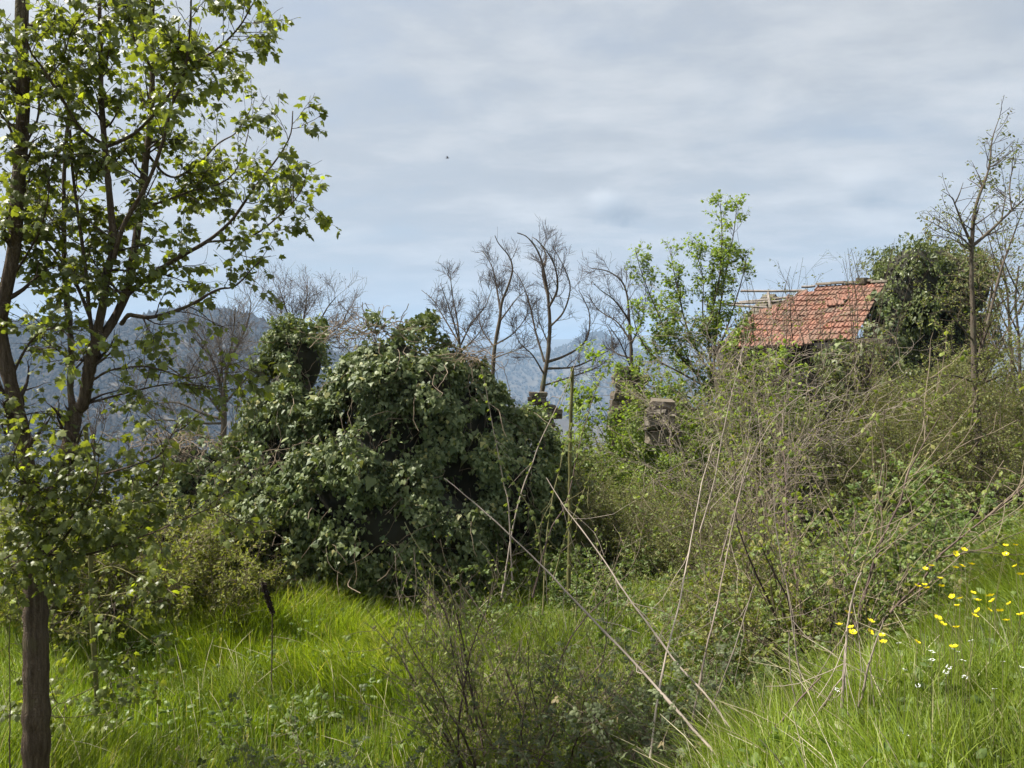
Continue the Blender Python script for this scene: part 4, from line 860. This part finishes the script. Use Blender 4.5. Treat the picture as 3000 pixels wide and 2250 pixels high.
    place(b2, 'green brambles in the light', [(2560, 7.6, 1.0, 0, 'bright bramble bush below the hazel shoots on the right'), (2690, 8.0, 1.05, 1.3, 'bright bramble bush left below the slender grey trunk'), (2810, 7.6, 1.1, 2.5, 'bright bramble bush in front of the slender grey trunk'), (2940, 7.4, 1.15, 3.6, 'bright bramble bush at the right edge above the buttercups'), (2640, 6.5, 1.0, 4.4, 'bramble bush left above the buttercups'), (2780, 6.3, .95, 5.3, 'bramble bush straight behind the buttercups'), (2920, 6.2, .95, .6, 'bramble bush behind the topmost buttercups'), (2470, 6.9, .95, 1.9, 'bramble at the foot of the hazel shoots'), (1850, 5.3, .65, 2.2, 'pale lit bramble behind the diagonal canes'), (1740, 6.3, .5, 3.2, 'bramble around the foot of the upright pole'), (1560, 8.8, .8, 4.2, 'bramble at the dark right foot of the ivy mound'), (2010, 5.2, .75, 5.2, 'bramble heap right of the second diagonal cane'), (2290, 5.4, .95, 1.2, 'bramble heap left of the pale forked dry stem'), (2420, 5.3, .8, 3.0, 'bramble just behind the pale forked dry stem'), (1930, 9.0, .9, .4, 'bramble patch on the far side of the green gap'), (1940, 12.0, .8, .9, 'bramble at the foot of the grey stone stack'), (1840, 12.4, .8, 4.9, 'bramble at the foot of the crumbling wall end'), (1760, 9.6, .85, 2.9, 'bramble patch right of the upright pole')])
    f1 = shrub('hazel_bush', 'shrub', 109, 10, 2.0, .24, .55, .02, .011, G(110, .85, .6, .05, wob=.13, rtip=.002), G(380, .32, .7, .03, npt=5), (OVAL, 'hazel', 2000, .036, .9, .6), 'cane_dark', 'twig_brown', stems_as_parts=True, wob=.09)
    place(f1, 'sparse hazel bushes with opening leaves', [(1470, 5.0, .9, 0, 'open bush of dark forked stems with small new leaves at centre'), (1640, 5.4, .75, 2.0, 'open bush of thin stems in front of the upright pole'), (1380, 5.6, .6, 4.0, 'thin open bush at the left of the centre stems'), (2440, 6.0, 1.3, 1.0, 'tall hazel bush with drooping yellow green leaves before the dark house opening'), (2300, 7.4, .85, 5.0, 'smaller hazel bush left of the dark house opening')])
thickets()

# ------------------------------------------------------------------ traced shoots, canes, poles and stalks
def cane(name, label, cat, pts, d, r0, r1, mat, leafy=0, seed=0, lmat='hazel', lsize=.04, side=0, group=None, sl=.25):
    g = np.random.default_rng(900 + seed); p = trace(pts, d, 26); base = p[-1].copy() if p[-1][2] < p[0][2] else p[0].copy()
    p = p + .0012 * g.normal(size=p.shape)
    t = thing(name, label, cat, base, group); mb = MB(); r0, r1 = r0 * .8, r1 * .8; rad = np.linspace(r1, r0, 26) * (1 + .07 * g.normal(size=26)) * (1 + .18 * (np.arange(26) % 5 == 0)); tubes(mb, p - base, rad, 6, tint=float(g.random())); mb.build('stem', M[mat], t)
    if side:
        q, rq = grow(g, p[None], rad[None], side, 0.0, .7, .6, sl, 6, .02, .14, .5, .0012); mb = MB(); tubes(mb, q - base, rq, 3, tint=g.random(side)); mb.build('side_twigs', M[mat], t)['kind'] = 'stuff'
    if leafy:
        tm = OVAL; ms = [MB().add(tm[0], tm[1], 0, tt, smooth=False).mesh('leaf', M[lmat]) for tt in (.2, .5, .8)]
        for k in range(leafy):
            f = (k + g.random() * .5) / leafy * .8; q = p[int(f * 25)]; a = g.uniform(0, 6.28); s = lsize * g.uniform(.6, 1.2) 
            for m in range(2):
                ax = norm(np.array([math.cos(a + m * .5), math.sin(a + m * .5), -.9 + .4 * m])); nr = norm(np.array([math.cos(a), math.sin(a), .6])); x, y, z = frames(ax[None], nr[None]); x, y, z = x[0] * s, y[0] * s, z[0] * s
                o = link('leaf', ms[int(g.integers(3))], t); c = q - base
                o.matrix_local = Matrix(((x[0], y[0], z[0], c[0]), (x[1], y[1], z[1], c[1]), (x[2], y[2], z[2], c[2]), (0, 0, 0, 1)))
    return t
def canes():
    gs = 'leafy hazel shoots at centre'; gc = 'long dry canes in the foreground'
    cane('upright_pole', 'straight upright olive brown sapling pole with a broken top at centre', 'sapling', [(1677, 1075), (1675, 1150), (1670, 1300), (1670, 1450), (1668, 1600), (1666, 1740)], 6.2, .021, .017, 'green_bark', 5, 1, side=5)
    for k, (lab, pts, d, m) in enumerate((
        ('leafy shoot slanting right in front of the sky gap, its tip at the pole top', [(1689, 1054), (1653, 1144), (1617, 1220), (1584, 1289), (1559, 1357), (1530, 1433), (1500, 1560), (1470, 1750)], 5.6, 'cane'),
        ('leafy shoot rising in front of the ivy mound right shoulder', [(1409, 1072), (1422, 1133), (1436, 1209), (1451, 1285), (1467, 1368), (1478, 1430), (1490, 1484), (1500, 1700)], 5.4, 'cane'),
        ('leafy shoot slanting left low in front of the ivy mound', [(1404, 1267), (1433, 1314), (1465, 1350), (1490, 1390), (1519, 1437), (1566, 1524), (1600, 1700)], 5.3, 'cane_green'),
        ('thin leafy shoot just left of the upright pole', [(1678, 1238), (1653, 1310), (1639, 1375), (1617, 1466), (1600, 1600), (1590, 1800)], 5.5, 'cane_green'),
        ('dark leafy shoot just right of the upright pole', [(1762, 1108), (1744, 1144), (1718, 1231), (1689, 1339), (1671, 1430), (1650, 1495), (1610, 1560), (1560, 1750)], 5.2, 'cane_dark'),
        ('leafy shoot bending right at mid height beside the pole', [(1735, 1370), (1725, 1400), (1690, 1490), (1660, 1560), (1620, 1700)], 5.4, 'cane_green'))):
        cane('leafy_shoot', lab, 'shoot', pts, d, .0075, .0025, m, 17, 10 + k, group=gs, side=4)
    for k, (lab, pts, d, r, m, sd) in enumerate((
        ('longest dry cane running diagonally from centre to bottom right', [(1302, 1400), (1420, 1500), (1556, 1627), (1678, 1753), (1782, 1862), (1882, 1966), (1963, 2060), (2068, 2178), (2150, 2262)], (4.6, 3.3), .0095, 'cane', 6),
        ('second dry diagonal cane right of the longest one', [(1600, 1400), (1665, 1500), (1723, 1577), (1778, 1654), (1836, 1744), (1904, 1835), (1990, 1952), (2068, 2033), (2127, 2115), (2190, 2192), (2250, 2260)], (4.8, 3.4), .0085, 'cane', 8),
        ('straight dry cane leaning right above the cane crossing', [(2090, 1300), (2060, 1400), (2040, 1500), (2014, 1636), (1990, 1767), (1963, 1875), (1931, 2020), (1905, 2220)], (4.8, 3.8), .0075, 'cane', 8),
        ('dry cane leaning right, next beyond the crossing canes', [(2200, 1300), (2154, 1500), (2131, 1618), (2104, 1758), (2072, 1889), (2041, 2042), (2010, 2200)], (5.0, 4.0), .008, 'cane', 8),
        ('thin pale curved stem leaning left above the grass bank', [(2265, 1400), (2271, 1514), (2289, 1645), (2312, 1753), (2330, 1893), (2348, 1997), (2371, 2124), (2400, 2255)], 3.4, .0055, 'cane', 5),
        ('pale forked dry stem standing at the edge of the grass bank', [(2524, 1676), (2502, 1731), (2484, 1835), (2475, 1930), (2470, 2024), (2466, 2088), (2474, 2190)], 3.2, .0095, 'cane', 14),
        ('snapped pale stalk leaning right among the buttercups', [(2588, 1816), (2547, 1943), (2520, 2065), (2500, 2150)], 3.2, .008, 'cane', 0),
        ('thin dry stalk under the snapped pale stalk', [(2549, 1952), (2561, 2065), (2572, 2160), (2586, 2260)], 3.1, .0055, 'cane', 0),
        ('dark stick lying diagonally in the grass at the bottom', [(2405, 1984), (2348, 2042), (2271, 2133), (2203, 2205), (2150, 2262)], 3.3, .009, 'cane_dark', 0),
        ('short upright dry stalk left of the pale forked stem', [(2310, 1853), (2316, 1975), (2335, 2074), (2362, 2200)], 3.5, .0065, 'cane', 0),
        ('thin cane leaning right behind the crossing canes', [(2208, 1717), (2181, 1807), (2149, 1907), (2122, 1979), (2081, 2088), (2050, 2200)], 4.0, .0065, 'cane', 3),
        ('short dark stub in the grass beside the lying stick', [(2448, 2018), (2407, 2079), (2390, 2110)], 3.3, .0075, 'cane_dark', 0),
        ('thin dark upright stem in front of the right hand thicket', [(2592, 1200), (2580, 1400), (2572, 1550), (2560, 1680)], 6.0, .008, 'twig_dark', 8),
        ('pale arching cane in front of the bright brambles on the right', [(2840, 1255), (2740, 1290), (2680, 1340), (2620, 1440), (2560, 1560), (2520, 1680)], 6.0, .008, 'cane_green', 6),
        ('long low pale cane sloping over the bright brambles', [(2830, 1330), (2740, 1360), (2660, 1430), (2600, 1490), (2540, 1560)], 5.8, .006, 'cane_green', 4),
        ('pale cane slanting through the grey twig tangle', [(2180, 1010), (2150, 1130), (2120, 1260), (2090, 1420), (2050, 1560)], 8.5, .011, 'cane', 14),
        ('pale stem bent left in front of the house wall', [(2440, 1110), (2330, 1170), (2260, 1240), (2200, 1350), (2150, 1500), (2110, 1650)], 7.0, .009, 'cane', 10),
        ('dark forked stem left of centre rising from the brambles', [(1235, 1640), (1253, 1700), (1312, 1816), (1325, 1907), (1362, 2042), (1390, 2150)], 4.8, .0095, 'cane_dark', 8),
        ('dark forked stem right beside the first one', [(1300, 1660), (1335, 1790), (1360, 1900), (1375, 1990), (1400, 2130)], 4.7, .009, 'cane_dark', 8),
        ('pale greenish shoot leaning left over the meadow edge', [(1185, 1530), (1230, 1610), (1290, 1690), (1350, 1790), (1420, 1900), (1480, 2050)], 4.7, .0075, 'cane_green', 8),
        ('dark twiggy stem at the extreme left of the meadow', [(30, 1800), (27, 1900), (30, 2050), (28, 2180), (30, 2300)], 5.0, .006, 'twig_dark', 10),
        ('thin pale dry grass stem in the left meadow', [(322, 1990), (340, 2060), (342, 2120), (330, 2240)], 5.6, .005, 'cane', 0))):
        cane('dry_cane', lab, 'cane', pts, d, r, r * .35, m, 0, 40 + k, side=sd, group=gc, sl=.42)
    # dead mullein stalk
    g = np.random.default_rng(66); d = 6.4; base = P(797, 2050, d); base[2] = H(base[0], base[1]); t = thing('dead_stalk', 'dark dead flower stalk with a bent seed head standing in the meadow', 'stalk', base)
    p = trace([(772, 1712), (785, 1755), (797, 1800), (797, 1900), (796, 1990), (797, 2060)], d, 20); mb = MB(); tubes(mb, p - base, np.linspace(.004, .007, 20), 5); mb.build('stem', M['twig_dark'], t)
    hd = trace([(772, 1712), (785, 1755), (800, 1795)], d, 24); mb = MB(); u = norm(g.normal(size=(500, 3))); k = g.integers(0, 24, 500); r = .020 * np.where(k > 18, .8, 1)
    leaves(mb, hd[k] - base + u * r[:, None] * .5, u, norm(g.normal(size=(500, 3))), .02, OVAL, 0, g.random(500)); tubes(mb, hd - base, np.full(24, .014), 7); mb.build('seed_head', M['dead'], t)
    # small bird
    c = P(1311, 463, 45); t = thing('flying_bird', 'tiny dark bird flying in the sky above the ivy mound', 'bird', c)
    a = np.linspace(0, 2 * np.pi, 9)[:-1]; xs = np.array([-.11, -.09, -.03, .04, .08, .11]); rs = np.array([.004, .018, .028, .026, .018, .004]); V = [(x, r * math.cos(q), r * math.sin(q)) for x, r in zip(xs, rs) for q in a]
    MB().add(V, [(i * 8 + j, i * 8 + (j + 1) % 8, i * 8 + 8 + (j + 1) % 8, i * 8 + 8 + j) for i in range(5) for j in range(8)]).build('body', M['bird'], t)
    for s in (-1, 1): MB().add([(.05, 0, .01), (-.02, 0, .012), (-.05, s * .1, .06), (.03, s * .1, .075), (-.10, s * .22, .03), (0, .0 + s * .02, .022)], [(0, 1, 2, 3), (3, 2, 4, 4)] if 0 else [(0, 1, 2, 3)], smooth=False).add([(-.05, s * .1, .06), (.03, s * .1, .075), (-.10, s * .24, .03)], [(0, 1, 2)], smooth=False).build('wing', M['bird'], t)
    MB().add([(-.10, -.008, 0), (-.10, .008, 0), (-.18, .03, 0), (-.18, -.03, 0), (-.10, 0, .008)], [(0, 1, 2, 3), (0, 4, 3, 3)] if 0 else [(0, 1, 2, 3)], smooth=False).build('tail', M['bird'], t)
canes()

# ------------------------------------------------------------------ grass and flowers
def blades(mb, g, x, y, hgt, wid, lean=.5, dry=.03, seed=0):
    n = len(x); z = H(x, y); b = np.stack([x, y, z - .02], 1); cl = vnoise(x, y, 2.2, seed); cl = cl + .6 * vnoise(x, y, 7.0, seed + 11); h = hgt * g.uniform(.35, 1.2, n) * np.clip(1 + .42 * cl, .35, 1.7)
    a = vnoise(x, y, .9, seed + 4) * 2.2 + g.normal(size=n) * .9 + 2.6; ld = np.stack([np.cos(a), np.sin(a), 0 * a], 1); l = np.clip(lean * (1 + .6 * g.normal(size=n)) + .15 * cl, .02, 1.3)
    fa = g.uniform(0, 6.283, n); sd = np.stack([np.cos(fa), np.sin(fa), 0 * fa], 1); w = wid * g.uniform(.6, 1.3, n)
    V = np.empty((n, 7, 3)); k = 0
    for t, q in ((0, 1.0), (.45, .85), (.8, .5), (1, 0)):
        c = b + np.array([0, 0, 1.0]) * (h * (t - .32 * l * t * t))[:, None] + ld * (h * l * t ** 2)[:, None]
        if t < 1: V[:, k] = c - sd * (w * q / 2)[:, None]; V[:, k + 1] = c + sd * (w * q / 2)[:, None]; k += 2
        else: V[:, 6] = c
    o = (np.arange(n) * 7)[:, None]; tint = np.clip(g.random(n) * .7 + .12 + .16 * cl, 0, .93); tint[g.random(n) < dry] = .98; tt = np.repeat(tint, 7)
    mb.add(V.reshape(-1, 3), np.concatenate([o + np.array([0, 1, 3, 2]), o + np.array([2, 3, 5, 4])]), 0, tt, smooth=False)
    mb.f.append(((o + np.array([4, 5, 6])).astype(np.int32) + mb.n - n * 7, 0, False))
def grass():
    g = np.random.default_rng(12)
    def region(n, u0, u1, y0, y1, cond):
        y = np.sqrt(g.uniform(y0 ** 2, y1 ** 2, n)); u = g.uniform(u0, u1, n); x = u * y; k = cond(x, y); return x[k], y[k]
    S = lambda x, y: ((y - 2.2) - (x - 0.4)) * 0.7071
    mb = MB(); x, y = region(120000, -.74, .32, 4.6, 11.2, lambda x, y: S(x, y) > 1.0); k = x < 99; blades(mb, g, x[k], y[k], .36, .0085, .38, .05, 1)
    x, y = region(26000, .0, .36, 7.5, 13.5, lambda x, y: S(x, y) > 1.2); blades(mb, g, x, y, .36, .010, .4, .02, 2)
    tag(mb.build('meadow_grass', M['grass']), 'tall bright green meadow grass', 'grass', kind='stuff')
    mb = MB(); x, y = region(62000, .12, .74, 1.9, 6.0, lambda x, y: S(x, y) < .75); blades(mb, g, x, y, .34, .0058, .45, .06, 3)
    x, y = region(16000, -.3, .35, 2.6, 5.5, lambda x, y: (S(x, y) > .2) & (S(x, y) < 2.6)); blades(mb, g, x, y, .34, .0055, .5, .10, 5)
    tag(mb.build('bank_grass', M['grass']), 'long green grass on the near bank at right', 'grass', kind='stuff')
grass()
def weeds():
    g = np.random.default_rng(19); mb = MB(); S = lambda x, y: ((y - 2.2) - (x - 0.4)) * 0.7071
    for n, u0, u1, y0, y1, hh in ((420, -.72, .35, 5.0, 11, .26), (200, .1, .7, 2.2, 5.2, .22)):
        y = np.sqrt(g.uniform(y0 ** 2, y1 ** 2, n)); x = g.uniform(u0, u1, n) * y; z = H(x, y); m = 14
        a = g.uniform(0, 6.283, (n, m)); el = g.uniform(.2, 1.1, (n, m)); r = g.uniform(.02, .10, (n, m)); zz = g.uniform(.05, hh, (n, m))
        pos = np.stack([x[:, None] + np.cos(a) * r, y[:, None] + np.sin(a) * r, z[:, None] + zz], -1).reshape(-1, 3); ax = np.stack([np.cos(a) * np.cos(el), np.sin(a) * np.cos(el), np.sin(el) * .6], -1).reshape(-1, 3)
        leaves(mb, pos, ax, norm(np.array([0, 0, 1.0]) + .5 * g.normal(size=pos.shape)), g.uniform(.03, .075, n * m), OVAL, 0, g.random(n * m) * .93)
    tag(mb.build('meadow_weeds', M['bramble_lit']), 'broad leaved weeds scattered through the grass', 'weeds', kind='stuff')
    mb = MB()
    for n, u0, u1, y0, y1, hh in ((700, -.72, .1, 5.0, 10.5, .55), (380, .12, .72, 2.3, 5.0, .42), (260, -.2, .35, 3.4, 5.5, .36)):
        y = np.sqrt(g.uniform(y0 ** 2, y1 ** 2, n)); x = g.uniform(u0, u1, n) * y; k = vnoise(x, y, 1.8, 31) > -.1; x, y = x[k], y[k]; n = len(x); z = H(x, y)
        a = g.normal(size=n) * .8 + 2.4; h = hh * g.uniform(.5, 1.2, n); l = g.uniform(.2, 1.1, n); t = np.linspace(0, 1, 6)
        path = np.stack([x[:, None] + np.cos(a)[:, None] * (h * l)[:, None] * t ** 2, y[:, None] + np.sin(a)[:, None] * (h * l)[:, None] * t ** 2, z[:, None] + h[:, None] * (t - .4 * l[:, None] * t ** 2)], -1)
        tubes(mb, path, np.repeat((g.uniform(.0010, .0022, n))[:, None], 6, 1) * np.array([1, 1, .9, .9, 1.3, .6]), 3, tint=g.random(n))
    tag(mb.build('dry_grass', M['straw']), 'pale dry grass stems bent over in the meadow', 'grass', kind='stuff')
weeds()
def flowers():
    g = np.random.default_rng(14)
    pet = np.array([(0, 0, 0), (-.35, .45, .18), (-.42, .85, .42), (0, 1.0, .5), (.42, .85, .42), (.35, .45, .18), (0, .55, .12)]); pf = np.array([(6, 0, 5), (6, 5, 4), (6, 4, 3), (6, 3, 2), (6, 2, 1), (6, 1, 0)])
    PM = MB().add(pet, pf).mesh('petal', M['yellow']); a = np.linspace(0, 6.283, 8)[:-1]
    CM = MB().add(np.vstack([np.stack([np.cos(a) * .3, np.sin(a) * .3, 0 * a + .05], 1), [[0, 0, .38]]]), [(i, (i + 1) % 7, 7) for i in range(7)]).mesh('centre', M['hazel'])
    Z = [(1822, 247), (1768, 271), (2093, 220), (2155, 216), (2094, 277), (1612, 350), (1573, 370), (1768, 363), (1807, 350), (1870, 340), (2155, 353), (2190, 408), (1670, 432), (1678, 483), (1521, 482), (1568, 474), (1585, 495), (1882, 526), (1748, 551), (1797, 563), (1910, 575), (1997, 546), (2010, 578), (2118, 596), (1778, 609), (1917, 643), (1987, 637), (2058, 645), (2192, 668), (1890, 675), (1652, 690), (2097, 705), (1682, 728), (1773, 750), (1519, 846), (1760, 878), (1217, 710), (1214, 780), (1293, 803), (1302, 846), (1075, 655), (1015, 733), (1092, 750), (1102, 784)]
    spots = [(2000 + x / 2.212, 1500 + y / 2.212, 3.95 - (y - 200) / 700 * 1.0, 'right') for x, y in Z] + [(370, 2138, 6.1, 'left'), (485, 2097, 6.2, 'left'), (260, 2205, 5.8, 'left')]
    ORD = 'first second third fourth fifth sixth seventh eighth ninth tenth eleventh twelfth thirteenth fourteenth fifteenth sixteenth seventeenth eighteenth nineteenth twentieth'.split()
    BAND = [(1400, 1630, 'in the topmost row of buttercups on the bank'), (1630, 1690, 'in the second row of buttercups from the top'), (1690, 1730, 'in the third row of buttercups from the top'), (1730, 1770, 'in the fourth row of buttercups from the top'), (1770, 1810, 'in the fifth row of buttercups from the top'), (1810, 2000, 'in the lowest row of buttercups on the bank')]
    def label_of(x, y, side):
        if side == 'left': return 'small yellow buttercup low in the left meadow grass, %s of three' % ('leftmost' if x < 300 else 'middle one' if x < 420 else 'rightmost')
        if x < 2600: row, txt = [q for q in spots if q[3] == 'right' and q[0] < 2600], 'in the cluster beside the pale dry stalks'
        else:
            b0, b1, txt = next(q for q in BAND if q[0] <= y < q[1]); row = [q for q in spots if q[3] == 'right' and q[0] >= 2600 and b0 <= q[1] < b1]
        return 'yellow buttercup, %s from left %s' % (ORD[sorted(q[0] for q in row).index(x)], txt)
    for (x, y, d, side) in spots:
        c = P(x, y, d); gx = c[:2] + g.normal(size=2) * .04; b = np.array([gx[0], gx[1], float(H(*gx))])
        lab = label_of(x, y, side)
        t = thing('buttercup', lab, 'flower', b, 'buttercups on the grass bank' if side == 'right' else 'buttercups in the left meadow')
        st = curve([b - b, (c - b) * .55 + np.append(g.normal(size=2) * .02, 0), c - b], 8); mb = MB(); tubes(mb, st, np.full(8, .0013), 3); mb.build('stem', M['cane_green'], t)
        r = .0155 * g.uniform(.85, 1.15); tilt = Matrix.Rotation(g.normal() * .35, 4, 'X') @ Matrix.Rotation(g.normal() * .35, 4, 'Y') @ Matrix.Rotation(g.uniform(0, 6), 4, 'Z')
        for k in range(5):
            o = link('petal', PM, t); o.matrix_local = Matrix.Translation(Vector(c - b)) @ tilt @ Matrix.Rotation(k * 1.2566, 4, 'Z') @ Matrix.Scale(r, 4)
        o = link('centre', CM, t); o.matrix_local = Matrix.Translation(Vector(c - b)) @ tilt @ Matrix.Scale(r, 4)
    WM = MB(); u = norm(g.normal(size=(14, 3)) * np.array([1, 1, .2])); q = u * np.array([1, 1, .3]) * g.uniform(.3, 1, (14, 1)); leaves(WM, q, u * np.array([1, 1, .1]) + .001, norm(np.array([0, 0, 1]) + .2 * g.normal(size=(14, 3))), .55, DIAM, 0, g.random(14)); WM = WM.mesh('flower_head', M['white'])
    WS = [(1866, 832), (1398, 848), (1410, 900), (1617, 903), (1745, 886), (1780, 903), (1617, 956), (1597, 1000), (1818, 960), (1725, 1005), (1706, 1036), (1440, 1020), (2075, 968), (1830, 1068), (1525, 1125), (1000, 1150), (1448, 1440), (1723, 1600), (2020, 1145), (2195, 1003)]
    for (x, y) in WS:
        wl = 'tiny white flower cluster in the bank grass, %s of twenty from left' % ORD[sorted(WS).index((x, y))]
        c = P(2000 + x / 2.212, 1500 + y / 2.212, 2.75); b = np.array([c[0], c[1], float(H(c[0], c[1]))]); t = thing('white_flower', wl, 'flower', b, 'tiny white flowers in the bank grass')
        mb = MB(); tubes(mb, np.array([[0, 0, 0], c - b]), np.full(2, .001), 3); mb.build('stem', M['cane_green'], t); o = link('flower_head', WM, t); o.location = tuple(c - b); o.scale = (.0085,) * 3; o.rotation_euler = (g.normal() * .3, g.normal() * .3, g.random() * 6)
flowers()
